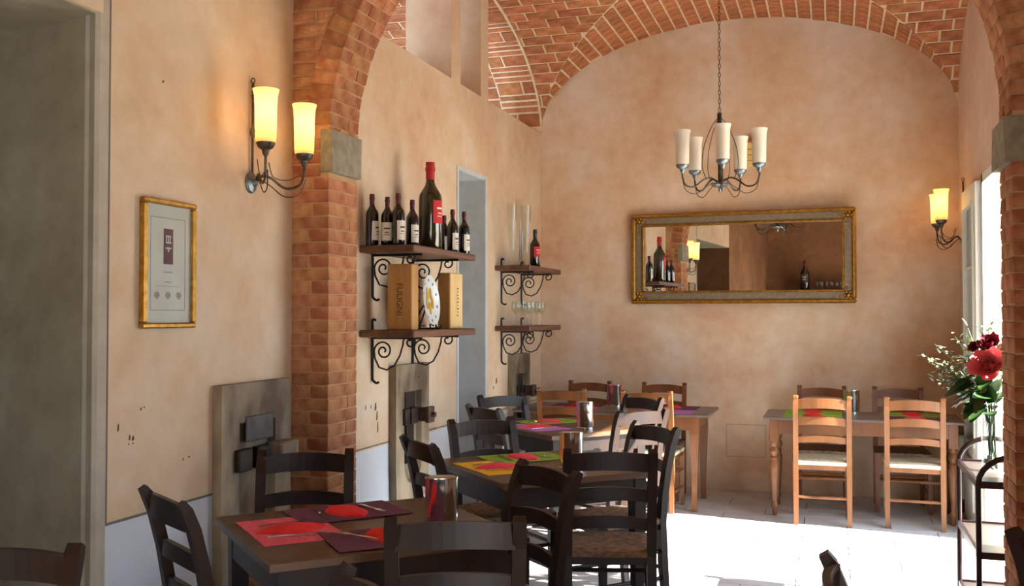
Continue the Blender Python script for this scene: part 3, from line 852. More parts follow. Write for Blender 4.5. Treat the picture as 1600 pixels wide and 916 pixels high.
# ------------------------------------------------------------------ table settings
mat_me = {}
def placemat(color, x, y, z, rz, label):
    if color not in mat_me: mat_me[color] = MB().rbox(-.215, .215, -.15, .15, 0, .0024, .0008).mesh('placemat', 'mat_'+color)
    o = link('placemat', mat_me[color]); o.location = (x, y, z); o.rotation_euler = (0,0,rz)
    return tag(o, label, 'placemat', 'placemats on the tables')
nap_me = {}
def napkin(color, x, y, z, rz, label, L=0.26, W=0.15):
    if color not in nap_me:
        m = MB(); n = 14; vs = []
        for i in range(n+1):
            u = -1+2*i/n; w = W/2*(1-abs(u)**2.2)+0.002; h = 0.012*(1-u*u)+0.003
            vs += [(u*L/2, -w, 0), (u*L/2, w, 0), (u*L/2, w*0.55, h), (u*L/2, -w*0.15, h*1.25), (u*L/2, -w*0.85, h*0.55)]
        fs = [(0,1,2,3,4), tuple(n*5+k for k in (4,3,2,1,0))]
        for i in range(n):
            for k in range(5): fs.append((i*5+k, i*5+5+k, i*5+5+(k+1)%5, i*5+(k+1)%5))
        m._add(vs, fs); nap_me[color] = m.mesh('napkin', 'napkin_'+color)
    o = link('napkin', nap_me[color]); o.location = (x, y, z); o.rotation_euler = (0,0,rz)
    return tag(o, label, 'napkin', 'folded paper napkins on the placemats')
def fork_mesh():
    m = MB()
    m.sweep([(0,-.095,.003),(0,-.06,.005),(0,0,.004),(0,.04,.005)], [.014,.011,.006,.008], [.003]*4)
    m.box(-.011,.011,.038,.058,.004,.006)
    for k in range(4): x = -.0105+k*.0063; m.box(x, x+.0024, .056, .098, .004, .006)
    return m.mesh('fork', 'cutlery', False)
def knife_mesh():
    m = MB(); m.sweep([(0,-.10,.003),(0,-.05,.004),(0,-.005,.004)], [.014,.012,.010], [.005,.006,.005]); m.prism([(-.006,-.005),(.008,-.005),(.010,.06),(.004,.10),(-.006,.108)], .002, .004)
    return m.mesh('knife', 'cutlery', False)
fork_me, knife_me = fork_mesh(), knife_mesh()
def cutl(me, name, x, y, z, rz, label):
    o = link(name, me); o.location = (x, y, z); o.rotation_euler = (0,0,rz); tag(o, label, name, 'cutlery on the placemats'); return o
Zt = 0.7602
def place(c, a, side, dist, slip, color, nap, where, dz=0.0, cut=True, jit=0.0):
    """one cover; side gives which table edge the diner sits at"""
    u, v, f = {'L': (-dist, slip, -pi/2), 'R': (dist, slip, pi/2), 'B': (slip, dist, pi), 'F': (slip, -dist, 0)}[side]
    x, y = loc2(c, a, u, v); rz = a+f+radians(jit)
    placemat(color, x, y, Zt+dz, rz, '%s woven placemat %s' % ({'lilac': 'lilac pink'}.get(color, color), where))
    q = loc2((x, y), rz, 0.0, 0.0); napkin(nap, q[0], q[1], Zt+dz+.0027, rz+radians(96), '%s napkin on the %s mat %s' % ({'coral': 'pinkish red'}.get(nap, nap), color, where))
    if cut:
        p = loc2((x, y), rz, -0.105, 0.0); cutl(fork_me, 'fork', p[0], p[1], Zt+dz+.0027, rz+radians(8), 'steel fork on the %s mat %s' % (color, where))
        p = loc2((x, y), rz, 0.105, -0.01); cutl(knife_me, 'knife', p[0], p[1], Zt+dz+.0027, rz+radians(-5), 'steel knife on the %s mat %s' % (color, where))
place(T1c, T1a, 'L', 0.255, 0.04, 'pink', 'red', 'by the doorway side chair')
place(T1c, T1a, 'B', 0.245, 0.02, 'purple', 'red', 'by the chair before the brick pillar', dz=.0026, jit=3)
# the purple place turned away from the pillar: fork lies across the napkin
x, y = loc2(T1c, T1a, 0.01, -0.245)
placemat('purple', x, y, Zt+.0028, T1a-radians(4), 'purple woven placemat overlapping the pink one')
q = loc2((x, y), T1a, 0.0, 0.01); napkin('red', q[0], q[1], Zt+.0055, T1a+radians(94), 'red folded napkin on the purple placemat overlapping the pink one')
q = loc2((x, y), T1a, -0.115, 0.015); cutl(fork_me, 'fork', q[0], q[1], Zt+.014, T1a+radians(28), 'steel fork across the napkin on the overlapping purple placemat')
place(T2c, T2a, 'L', 0.24, 0.02, 'yellow', 'coral', 'on the middle dark table')
place(T2c, T2a, 'B', 0.25, 0.03, 'green', 'coral', 'beside the yellow placemat', dz=.0026)
place(T3c, T3a, 'L', 0.24, 0.02, 'lilac', 'coral', 'on the farthest dark table')
place(T3c, T3a, 'B', 0.25, 0.03, 'green', 'coral', 'beside the lilac placemat', dz=.0026)
for dx, sd, col, nap, wh in ((-0.36,'F','pink','red','on the corner table, sunny edge by the shelves'), (-0.36,'B','purple','red','on the corner table, wall edge by the shelves'),
                             (0.44,'F','lilac','coral','on the corner table, sunny edge under the mirror'), (0.44,'B','purple','red','on the corner table, wall edge under the mirror')):
    place(T4, 0.0, sd, 0.18, dx, col, nap, wh, cut=False)
for dx, sd, col, nap, wh in ((-0.35,'F','green','red','on the sunny edge of the turned leg table'), (-0.35,'B','green','red','on the wall edge of the turned leg table'),
                             (0.38,'F','purple','coral','on the sunny edge nearest the white cabinet'), (0.38,'B','green','red','on the wall edge nearest the white cabinet')):
    place(T5, 0.0, sd, 0.162, dx, col, nap, wh, cut=False)

def holder():
    t = empty('napkin_holder')
    m = MB(); m.lathe([(.056,0),(.060,.004),(.060,.172),(.062,.176),(.062,.180),(.057,.180),(.056,.10),(.054,.10)], 28, sy=0.72); m.build('body', 'steel', t, True)
    m = MB(); m.lathe([(.0565,.03),(.053,.10),(.052,.168),(.046,.171)], 24, sy=0.7); m.build('napkin_stack', 'tissue', t, True)
    m = MB(); m.lathe([(.0575,-.001),(.063,0),(.063,.007),(.0605,.009)], 28, sy=0.73); m.build('foot_ring', 'steel', t, True)
    return t
hp = None
for i, (X, Z, lab) in enumerate(((-0.256,3.62,'on the table with pink and purple mats'), (0.30,5.02,'on the table with yellow and green mats'), (0.50,6.78,'on the table with lilac and green mats'))):
    o = holder() if hp is None else copy_tree(hp)
    hp = hp or o
    x, y = c2r(X, Z); o.location = (x, y, .7625 if i == 0 else .7605); o.rotation_euler = (0,0,YAW+radians(8))
    tag(o, 'polished oval steel napkin holder '+lab, 'napkin holder', 'steel napkin holders')
for x, y, lab in ((-1.78, 8.30, 'on the curved leg table in the corner'), (0.13, 8.28, 'on the turned leg table near the cabinet')):
    o = copy_tree(hp); o.location = (x, y, .7605); o.rotation_euler = (0,0,0); tag(o, 'polished oval steel napkin holder '+lab, 'napkin holder', 'steel napkin holders')

# ------------------------------------------------------------------ stone plaques with iron clamps on the left wall
def plaque(yc_, w, z0, z1, label, trough=True):
    t = empty('stone_plaque', (XL+.0035, yc_, z0)); h = z1-z0; T = 0.045
    m = MB(); hw = w/2; iw = hw*0.52; bz = 0.10
    # slab with a U-shaped trough: outer boundary minus inner outline
    inner = [(-iw, h*0.80), (-iw, bz+iw)]+[(-iw*cos(pi*k/12), bz+iw-iw*sin(pi*k/12)) for k in range(1,12)]+[(iw, bz+iw), (iw, h*0.80)]
    n = len(inner)
    outer = []
    for k, (y, z) in enumerate(inner):
        if k == 0: outer.append((-hw, h))
        elif k == n-1: outer.append((hw, h))
        else:
            s_ = k/(n-1)
            if s_ < 0.2: outer.append((-hw, h*(1-s_/0.2)*0.98))
            elif s_ > 0.8: outer.append((hw, h*(s_-0.8)/0.2*0.98))
            else: outer.append((-hw+2*hw*(s_-0.2)/0.6, 0))
    vs = [(T,y,z) for y,z in outer]+[(T,y,z) for y,z in inner]+[(0.0,y,z) for y,z in outer]+[(0.012,y*0.9,z if z > h*.5 else z+0.02) for y,z in inner]
    fs = [(i,i+1,n+i+1,n+i) for i in range(n-1)]+[(i,2*n+i,2*n+i+1,i+1) for i in range(n-1)]+[(n+i,n+i+1,3*n+i+1,3*n+i) for i in range(n-1)]
    fs += [(0,n,2*n-1,n-1), (0,n-1,3*n-1,2*n), (n,3*n,4*n-1,2*n-1), tuple(3*n+i for i in range(n))]
    m._add(vs, fs); m.build('slab', 'slab_stone', t)
    if trough:
        m = MB(); m.rbox(0.010, 0.040, -iw*0.75, iw*0.35, h*0.66, h*0.84, .004); m.rbox(.012,.036,-iw*.55,iw*.25,h*.27,h*.58,.004); m.build('iron_plate', 'iron_dark', t)
        m = MB(); m.rbox(0.02, 0.065, -hw*0.62, -hw*0.34, h*0.56, h*0.68, .004); m.rbox(0.02, 0.07, -hw*0.28, hw*0.10, h*0.56, h*0.68, .004); m.build('iron_clamp', 'iron_dark', t)
        m = MB(); m.rbox(0.02, 0.12, hw*0.14, hw*0.42, h*0.57, h*0.67, .006); m.rbox(.115,.145,hw*.10,hw*.46,h*.56,h*.68,.005); m.tube([(.14,hw*.28,h*.62),(.17,hw*.28,h*.62)], .018, 6); m.build('iron_bolt', 'rust_iron', t)
    else:
        m = MB(); m.rbox(0.040, 0.052, -hw*0.36, hw*0.42, h*0.70, h*0.83, .003); m.build('iron_plate', 'iron_plate', t)
        m = MB(); m.rbox(0.04, 0.075, -hw*0.66, -hw*0.30, h*0.56, h*0.67, .005); m.rbox(0.04, 0.075, -hw*0.16, hw*0.22, h*0.56, h*0.67, .005); m.build('iron_clamp', 'iron_dark', t)
        m = MB(); m.rbox(0.035, 0.12, hw*0.30, hw*0.86, h*0.585, h*0.675, .008); m.build('stone_lug', 'slab_stone', t)
        m = MB(); m.lathe([(.02,0),(.04,.012),(.04,.05),(.018,.07)], 12, (0.05, -hw*.15, h*0.20)); m.build('iron_knob', 'iron_dark', t, True)
    return tag(t, label, 'stone plaque', 'stone plaques with iron clamps')
plaque(4.045, 0.58, 0.32, 1.22, 'weathered stone plaque with iron clamp beside the front brick pillar', False)
plaque(5.84, 0.52, 0.36, 1.22, 'tall stone plaque with iron clamp under the wine shelves')
plaque(8.16, 0.49, 0.36, 1.20, 'stone plaque with iron clamp in the far corner under the glass shelves')

# ------------------------------------------------------------------ shelves on the partition
def scroll_pts(L=0.28, y=0.0):
    pts = []
    c1 = (.078, -.125)
    for k in range(31):
        q = k/30; a = radians(-40+q*580); rr = .010+.050*q; pts.append((c1[0]+rr*cos(a), y, c1[1]+rr*sin(a)))
    tail = [(.024,-.17),(.05,-.222),(.10,-.236),(.15,-.21),(.185,-.15),(.200,-.10)]
    pts += [(u, y, w) for u, w in tail]
    c2 = (.250, -.072)
    for k in range(28):
        q = k/27; a = radians(195-q*500); rr = .046-.036*q; pts.append((c2[0]+rr*cos(a), y, c2[1]+rr*sin(a)))
    return pts
def shelf(y0, y1, z, depth, label):
    t = empty('wall_shelf', (XL, y0, z)); Lg = y1-y0
    MB().rbox(0.0, depth, 0, Lg, -.042, 0, .006).build('board', 'shelf_wood', t)
    for yb in (Lg*0.16, Lg*0.74):
        m = MB(); m.sweep([(0,0,0)], 0, 0) if False else None
        m.tube(catmull([(.03,yb,.055),(.012,yb,.062),(.006,yb,.04),(.008,yb,0),(.008,yb,-.15),(.008,yb,-.27),(.012,yb,-.30),(.035,yb,-.315),(.05,yb,-.308)], 4), .0075, 6)
        m.tube([(.006,yb,-.049),(depth-.02,yb,-.049)], .007, 6)
        b = m.build('bracket', 'iron_scroll', t, True)
        m = MB(); m.tube(scroll_pts(y=yb), .0055, 6); m.build('scroll', 'iron_scroll', b, True)
    return tag(t, label, 'shelf', 'wooden wall shelves on iron scroll brackets')
SZ1, SZ2 = 1.935, 1.445
shelf(5.17, 6.19, SZ1, 0.345, 'wooden shelf on iron scrolls holding the row of wine bottles')
shelf(5.17, 6.19, SZ2, 0.345, 'wooden shelf on iron scrolls holding the wine crates and plate')
shelf(7.58, 8.52, SZ1, 0.30, 'wooden shelf on iron scrolls holding the tall glass vases')
shelf(7.58, 8.52, SZ2, 0.30, 'wooden shelf on iron scrolls holding the wine glasses')

def bottle(name, x, y, z, h, r, rz, label, glass='bottle_glass', foil='foil_wine', lab='label_white', big=False, lw=1.0):
    t = empty(name, (x, y, z), rz)
    k = h/0.30
    sh = 0.60 if not big else 0.58
    prof = [(r*.9,0),(r,.006*k),(r,h*sh),(r*.94,h*(sh+.05)),(r*.72,h*(sh+.10)),(r*.46,h*(sh+.155)),(r*.36,h*(sh+.20)),(r*.345,h*.90),(r*.40,h*.905),(r*.40,h*.935),(r*.345,h*.94)]
    MB().lathe(prof, 24).build('glass_body', glass, t, True)
    MB().lathe([(r*.375,h*.80),(r*.385,h*.90),(r*.44,h*.905),(r*.44,h*.94),(r*.39,h*.945),(r*.39,h),(r*.30,h*1.003)], 20).build('foil_capsule', foil, t, True)
    # wrapped label on the +x side
    a0 = 0.95*lw; z0, z1 = (h*.10, h*.47) if not big else (h*.30, h*.56)
    vs = []; n = 10; fs = []
    for i in range(n+1):
        q = -a0+2*a0*i/n
        for zz in (z0, z1): vs.append(((r+.0008)*cos(q), (r+.0008)*sin(q), zz))
    fs = [(2*i,2*i+2,2*i+3,2*i+1) for i in range(n)]
    m = MB(); m._add(vs, fs); lb = m.build('label', lab, t, True)
    vs = []; fs = []
    for b, (za, zb, w) in enumerate(((.62,.70,.5),(.42,.47,.35),(.30,.33,.45))):
        for i in range(7):
            q = -a0*w+2*a0*w*i/6
            for zz in (za, zb): vs.append(((r+.0014)*cos(q), (r+.0014)*sin(q), z0+(z1-z0)*zz))
        fs += [(b*14+2*i, b*14+2*i+2, b*14+2*i+3, b*14+2*i+1) for i in range(6)]
    m = MB(); m._add(vs, fs); m.build('label_print', 'label_ink' if lab == 'label_white' else 'label_white', lb, True)
    return tag(t, label, 'bottle')
G = 'wine bottles in a row on the shelf'
SB = 'dark wine bottle with white label '
def on_wall_px(px, x):      # depth on the plane x where the column px is seen
    a = math.atan((px-800)/FPX)-YAW
    return x/math.tan(a)
for px, x, h, rz, lab in ((581,-2.548,.300,-5,'at the pillar end of the shelf'), (605,-2.47,.285,-70,'second along the shelf, its label turned aside'),
                      (622,-2.39,.300,-22,'third along the shelf, nearer its edge'), (644,-2.39,.285,-22,'just before the big bottle'),
                      (694,-2.50,.27,-10,'half hidden behind the big bottle'), (707,-2.41,.30,-14,'second beyond the big bottle'), (725,-2.37,.295,-14,'at the doorway end of the shelf')):
    o = bottle('wine_bottle', x, on_wall_px(px, x), SZ1+.0005, h, .0375, radians(rz), SB+lab); o['group'] = G
x = -2.40; bottle('large_wine_bottle', x, on_wall_px(672, x), SZ1+.0005, .555, .0735, radians(-12), 'very large olive glass wine bottle with red label and red capsule', 'bottle_olive', 'foil_red', 'label_red', True, 0.75)
x = -2.46; bottle('wine_bottle', x, on_wall_px(836, x), SZ1+.0005, .34, .045, radians(-30), 'black bottle with red label among the clear vases', 'bottle_glass', 'bottle_glass', 'label_red', True)

def text_mesh(s, size, material, name, parent, Mx):
    c = bpy.data.curves.new(name, 'FONT'); c.body = s; c.size = size; c.align_x = 'CENTER'; c.align_y = 'CENTER'; c.extrude = 0.0006
    o = bpy.data.objects.new(name, c); COL.objects.link(o)
    dg = bpy.context.evaluated_depsgraph_get(); me = bpy.data.meshes.new_from_object(o.evaluated_get(dg))
    bpy.data.objects.remove(o); me.materials.clear(); me.materials.append(MATS[material])
    k = link(name, me, parent); k.matrix_local = Mx; return k
def crate(x, y, w, d, h, rz, label, front, side, letter):
    t = empty('wine_crate', (x, y, SZ2+.0005), rz)
    MB().rbox(-w/2, w/2, -d/2, d/2, 0, h, .003).build('box', side, t)
    MB().rbox(-w/2+.004, w/2-.004, -d/2-.004, -d/2+.001, .004, h-.004, .001).build('lid', front, t)
    # lettering on the lid, running down
    R_ = Matrix.Translation((0, -d/2-.0045, h*0.5)) @ Matrix.Rotation(radians(90), 4, 'X') @ Matrix.Rotation(radians(-90), 4, 'Z')
    if letter: text_mesh('· FULIGNI', 0.052, 'ink_brown', 'lettering', t, R_)
    return tag(t, label, 'wine crate')
x = -2.405; crate(x, 5.33, .155, .10, .385, radians(2), 'flat wooden wine crate lettered FULIGNI beside the plate', 'crate_wood', 'crate_wood', True)
o = crate(-2.385, 6.03, .19, .085, .36, radians(86), 'pale fronted wooden wine crate at the doorway end of the shelf', 'crate_pale', 'crate_wood', False)
m = MB()
for k in range(9): m.box(-.004+.006*(k%2), .008+.004*(k%3), -.0556, -.0545, .08+k*.022, .088+k*.022)
m.build('faded_print', 'ink_brown', o)
# decorated plate on an iron stand
py_ = on_wall_px(664, -2.40)
t = empty('plate_stand', (-2.40, py_, SZ2+.0005), radians(4)); m = MB()
for s_ in (-1,1):
    m.tube(catmull([(.09,s_*.05,.03),(.08,s_*.05,.006),(.02,s_*.05,.006),(-.05,s_*.05,.006),(-.02,s_*.045,.10),(.0,s_*.02,.15)],4), .005, 6)
    m.tube(catmull([(.06,s_*.07,.0055),(.05,s_*.045,.03),(.065,s_*.02,.02)],4), .005, 6)
m.tube([(-.02,-.06,.02),(-.02,.06,.02)], .004, 6); m.build('wire_frame', 'iron_scroll', t, True); tag(t, 'black iron wire stand under the decorated plate', 'plate stand')
t = empty('decorated_plate', (-2.37, py_+0.005, SZ2+.178), radians(4))
Mt = Matrix.Rotation(radians(84), 4, 'Y')
m = MB(); m.M = Mt; m.lathe([(.05,-.014),(.10,-.008),(.155,.010),(.157,.013),(.105,-.001),(.0,-.004)], 36); m.build('dish', 'china', t, True)
m = MB(); m.M = Mt
for k in range(5):
    a = k*2*pi/5; m.prism([(.05*cos(a)+.03*cos(a+q)*1.3, .05*sin(a)+.02*sin(a+q)) for q in [2*pi*i/10 for i in range(10)]], -.001, .0012)
m.build('painted_flower', 'china_ochre', t)
m = MB(); m.M = Mt
for k in range(10): a = k*2*pi/10; m.ball((.128*cos(a), .128*sin(a), .004), .012, 8, 4, .3)
m.build('painted_rim', 'china_blue', t)
tag(t, 'white plate painted with ochre flowers standing between the two crates', 'plate')

# glassware on the far shelves
def vase(x, y, z, h, r0, r1, label):
    t = empty('glass_vase', (x, y, z)); MB().lathe([(r0,.0),(r0,.006),(r0*.55,.03),(r0*.5,h*.25),(r1*.8,h*.7),(r1,h),(r1-.002,h),(r1*.8-.002,h*.7),(r0*.5-.002,h*.26),(.003,.04)], 20).build('glass_body', 'clear_glass', t, True)
    tag(t, label, 'vase')
for px, x, h, r, lab in ((800,-2.45,.50,.045,'tall slender clear glass vase nearest the narrow doorway'), (812,-2.42,.54,.03,'tallest thin clear glass vase in the middle of the shelf'), (822,-2.40,.50,.045,'tall clear glass vase beside the red label bottle'), (815,-2.36,.26,.02,'short thin clear glass vase at the shelf edge')):
    vase(x, on_wall_px(px, x), SZ1+.0005, h, .04, r, lab)
gme = MB().lathe([(.034,0),(.034,.003),(.006,.008),(.004,.012),(.004,.085),(.012,.095),(.034,.125),(.038,.155),(.032,.20),(.031,.20),(.036,.155),(.032,.127),(.003,.098)], 18).mesh('wine_glass', 'clear_glass', True)
for px, x in ((806,-2.48),(815,-2.40),(824,-2.47),(830,-2.38),(838,-2.46),(846,-2.40)):
    o = link('wine_glass', gme); o.location = (x, on_wall_px(px, x), SZ2+.0005); tag(o, 'clear stemmed wine glass on the far shelf below the vases', 'wine glass', 'wine glasses on the far shelf')

# ------------------------------------------------------------------ framed certificate
t = empty('framed_certificate', (XL, 3.425, 1.74)); hw, hh = .168, .262; fw = .022
MB().rbox(.0, .012, -hw+.004, hw-.004, -hh+.004, hh-.004, .002).build('back_board', 'gold_dark', t)
for nm, a in (('frame_rail',(0,.034,-hw,hw,hh-fw,hh)),('frame_rail',(0,.034,-hw,hw,-hh,-hh+fw)),('frame_stile',(0,.034,-hw,-hw+fw,-hh+fw,hh-fw)),('frame_stile',(0,.034,hw-fw,hw,-hh+fw,hh-fw))):
    MB().rbox(*a, .006).build(nm, 'gold', t)
p = MB().box(.012,.0135,-hw+fw,hw-fw,-hh+fw,hh-fw).build('certificate', 'paper', t)
m = MB(); bw, bh = .112, .19
for (a0,a1,b0,b1) in ((-bw,bw,bh-.003,bh),(-bw,bw,-bh,-bh+.003),(-bw,-bw+.003,-bh,bh),(bw-.003,bw,-bh,bh)): m.box(.0135,.0142,a0,a1,b0,b1)
m.box(.0135,.0142,-.03,.03,-.035,-.031).box(.0135,.0142,-.02,.02,-.075,-.071).box(.0135,.0142,-.08,.08,-.092,-.090)
for s_ in (-.07,0,.07): m.prism([(s_-.018,-.13),(s_,-.145),(s_+.018,-.13),(s_+.01,-.115),(s_-.01,-.115)], .0135,.0142,'x')
m.build('border_print', 'paper_line', p)
c = MB().box(.0135,.0145,-.03,.03,.0,.145).build('crest_print', 'crest_purple', p)
m = MB()
for z0 in (.062,.085): m.box(.0145,.0150,-.018,.018,z0,z0+.007)
m.box(.0145,.0150,-.004,.004,.05,.07)
for k in range(3): m.box(.0145,.0150,-.016+.012*k,-.010+.012*k,.092,.115)
m.box(.0145,.0150,-.018,.016,.112,.118)
m.build('crest_emblem', 'paper', p)
MB().box(.022,.0235,-hw+fw,hw-fw,-hh+fw,hh-fw).build('glass_pane', 'pane_glass', t)
tag(t, 'gilt framed certificate with a purple crest on the peach wall', 'picture frame')

# ------------------------------------------------------------------ sconces and chandelier
SHADE = [(.034,.0),(.044,.004),(.047,.03),(.048,.10),(.049,.17),(.052,.215),(.059,.243),(.0575,.243),(.0505,.214),(.0475,.17),(.0465,.10),(.0455,.03),(.030,.008)]
def sconce(name, loc, rz, label, watt):
    """local +x points away from the wall; arms spread along y"""
    t = empty(name, loc, rz)
    m = MB(); m.M = Matrix.Rotation(radians(90), 4, 'Y'); m.lathe([(.05,0),(.052,.006),(.046,.016),(.022,.024),(.014,.04)], 20, sy=.8); m.build('wall_plate', 'pewter', t, True)
    m = MB(); m.tube([(.012,0,.03),(.014,0,.30),(.014,0,.47)], .006, 6)
    m.tube([(.014+.010*cos(q), .010*sin(q)*0+0, .482+.012*sin(q)) for q in [2*pi*k/12 for k in range(12)]], .003, 6, True)
    for k in range(3): m.ball((.014,0,.41+.022*k), .009, 8, 5)
    m.tube([(.014, .018*cos(q), .235+.022*sin(q)) for q in [2*pi*k/14 for k in range(14)]], .003, 6, True)
    m.build('stem', 'sconce_metal', t, True)
    for s_ in (-1,1):
        px_, py2 = .19, s_*.17
        m = MB(); m.tube(catmull([(.03,0,.0),(.055,s_*.02,.03),(.08,s_*.05,.025),(.13,s_*.10,-.02),(.175,s_*.15,.0),(px_,py2,.06),(px_,py2,.11)],6), .0062, 8)
        arm = m.build('arm', 'sconce_metal', t, True)
        m = MB(); m.tube(catmull([(.04,0,.02),(.08,s_*.04,-.01),(.13,s_*.09,-.06),(.18,s_*.14,-.045),(px_+.01,py2,.03)],6), .003, 6)
        m.tube(catmull([(.07,s_*.05,.10),(.09,s_*.06,.03),(.14,s_*.11,.02),(.18,s_*.15,.05),(px_,py2,.09)],6), .0025, 6)
        m.build('wire_scroll', 'sconce_metal', arm, True)
        m = MB(); m.lathe([(.008,.09),(.014,.10),(.018,.118),(.034,.128),(.042,.145),(.043,.152),(.030,.152)], 18, (px_,py2,0)); m.build('cup', 'sconce_metal', t, True)
        m = MB(); m.lathe(SHADE, 24, (px_,py2,.148), cap=False); sh = m.build('lamp_shade', 'shade_lit', t, True)
        m = MB(); m.lathe([(.008,.0),(.010,.02),(.013,.04),(.010,.06),(.003,.07)], 12, (px_,py2,.225)); m.build('light_bulb', 'bulb', sh, True)
        ld = bpy.data.lights.new('lamp_light', 'POINT'); ld.energy = watt; ld.color = (1.0,.72,.36); ld.shadow_soft_size = .02
        lo = bpy.data.objects.new('lamp_light', ld); COL.objects.link(lo); lo.parent = t; lo.location = (px_, py2, .315)
    return tag(t, label, 'wall lamp')
sconce('wall_sconce', (XL, 4.04, 2.155), 0, 'lit twin shade iron wall lamp beside the brick arch', 2.2)
sconce('wall_sconce', (XR, 8.50, 2.12), pi, 'lit twin shade iron wall lamp above the white door leaf', 1.5)

cx, cy = -0.755, 7.05; t = empty('chandelier', (cx, cy, 2.395))
zv = max(zA(cx), zB(cy))-2.395
m = MB()
m.lathe([(.004,.0),(.010,.012),(.012,.026),(.006,.034),(.05,.040),(.062,.052),(.058,.062),(.02,.07)], 20); m.build('hub_dish', 'pewter', t, True)
m = MB(); m.tube([(0,0,.06),(0,0,.30)], .013, 10); m.tube([(0,0,.44),(0,0,.56)], .016, 10); m.tube([(0,0,.30),(0,0,.44)], .004, 6); m.build('stem', 'sconce_metal', t, True)
m = MB(); z = .565; k = 0
while z < zv-.02:
    rr = []
    for q in range(10):
        a = 2*pi*q/10; u, w = .008*cos(a), .018*sin(a)
        rr.append((u, 0, z+.016+w) if k % 2 == 0 else (0, u, z+.016+w))
    m.tube(rr, .0026, 5, True); z += .031; k += 1
m.build('chain', 'sconce_metal', t)
m = MB(); m.lathe([(.05,zv-.03),(.055,zv-.01),(.055,zv+.02)], 16); m.build('ceiling_rose', 'sconce_metal', t, True)
base_a = atan2(-cy, -cx)
for k in range(5):
    a = base_a+radians(4)+k*2*pi/5; R_ = .275; ca, sa = cos(a), sin(a)
    P = lambda r, z: (r*ca, r*sa, z)
    m = MB(); m.tube(catmull([P(.02,.075),P(.07,.10),P(.12,.085),P(.19,.035),P(.25,.045),P(R_,.10),P(R_,.15)],6), .006, 8); arm = m.build('arm', 'sconce_metal', t, True)
    m = MB(); m.tube(catmull([P(.05,.07),P(.11,.03),P(.18,-.015),P(.25,.01),P(R_,.09)],6), .0028, 6); m.tube(catmull([P(.015,.52),P(.06,.46),P(.115,.32),P(.13,.18),P(.10,.09)],6), .0028, 6); m.build('wire_scroll', 'sconce_metal', arm, True)
    m = MB(); m.lathe([(.008,.125),(.016,.138),(.02,.155),(.038,.166),(.046,.182),(.046,.188),(.03,.188)], 18, P(R_,0)); m.build('cup', 'pewter', t, True)
    m = MB(); m.lathe(SHADE, 24, P(R_,.184), cap=False); m.build('lamp_shade', 'shade_white', t, True)
tag(t, 'unlit five shade iron chandelier hanging on a chain from the vault', 'chandelier')

# ------------------------------------------------------------------ gilt mirror
MX0, MX1, MZ0, MZ1 = -1.735, 0.185, 1.635, 2.44
MROT = radians(-3.4)
t = empty('gilt_mirror', ((MX0+MX1)/2, YB-0.09, (MZ0+MZ1)/2), MROT)
hw, hh = (MX1-MX0)/2, (MZ1-MZ0)/2
def ring(w0, h0, th, ya, yb, name, mt, bev=0.004):
    for a in ((-w0,w0,h0-th,h0),(-w0,w0,-h0,-h0+th)): MB().rbox(a[0],a[1],ya,yb,a[2],a[3],bev).build(name+'_rail', mt, t)
    for a in ((-w0,-w0+th,-h0+th,h0-th),(w0-th,w0,-h0+th,h0-th)): MB().rbox(a[0],a[1],ya,yb,a[2],a[3],bev).build(name+'_stile', mt, t)
ring(hw, hh, .034, -.035, .02, 'outer_moulding', 'gold', .010)
ring(hw-.034, hh-.034, .062, -.012, .015, 'frame_band', 'taupe_band', .002)
ring(hw-.094, hh-.094, .020, -.026, .012, 'inner_moulding', 'gold', .006)
MB().box(-hw+.10, hw-.10, .002, .006, -hh+.10, hh-.10).build('mirror_plate', 'mirror_glass', t)
m = MB().box(-hw+.02, hw-.02, .012, .022, -hh+.02, hh-.02); m.build('back_board', 'gold_dark', t)
for sx in (-1,1):
    for sz in (-1,1):
        m = MB(); X, Zz = sx*(hw-.065), sz*(hh-.065)
        m.ball((X,-.016,Zz), .020, 10, 6)
        for k in range(6):
            a = k*pi/3; m.ball((X+.03*cos(a), -.014, Zz+.03*sin(a)), .014, 8, 5)
        for q in (1,2,3):
            m.ball((X-sx*(.035+.03*q), -.013, Zz+.010*(-1)**q), .013-.002*q, 8, 5); m.ball((X+.010*(-1)**q, -.013, Zz-sz*(.035+.03*q)), .013-.002*q, 8, 5)
        m.build('corner_ornament', 'gold', t, True)
m = MB()
for sx in (-1,1):
    n = 26
    for k in range(n): m.ball((sx*(hw-.104), -.027, -hh+.12+(2*hh-.24)*k/(n-1)), .006, 6, 4)
m.build('bead_row', 'gold', t, True)
tag(t, 'wide gilt mirror with taupe band hanging on the end wall', 'mirror')
# small cream wall box behind the chandelier
t = empty('wall_box', (-0.66, YB, 2.83)); MB().rbox(-.055,.055,-.05,0,0,.215,.004).build('body','cream_box',t); MB().rbox(-.065,.065,-.058,0,.215,.25,.004).build('cap','cap_brown',t)
m = MB()
for k in range(3): m.box(-.045,.045,-.054,-.05,.05+k*.05,.056+k*.05)
m.build('slot', 'cap_brown', t); tag(t, 'small cream box with brown cap high on the end wall', 'wall box')

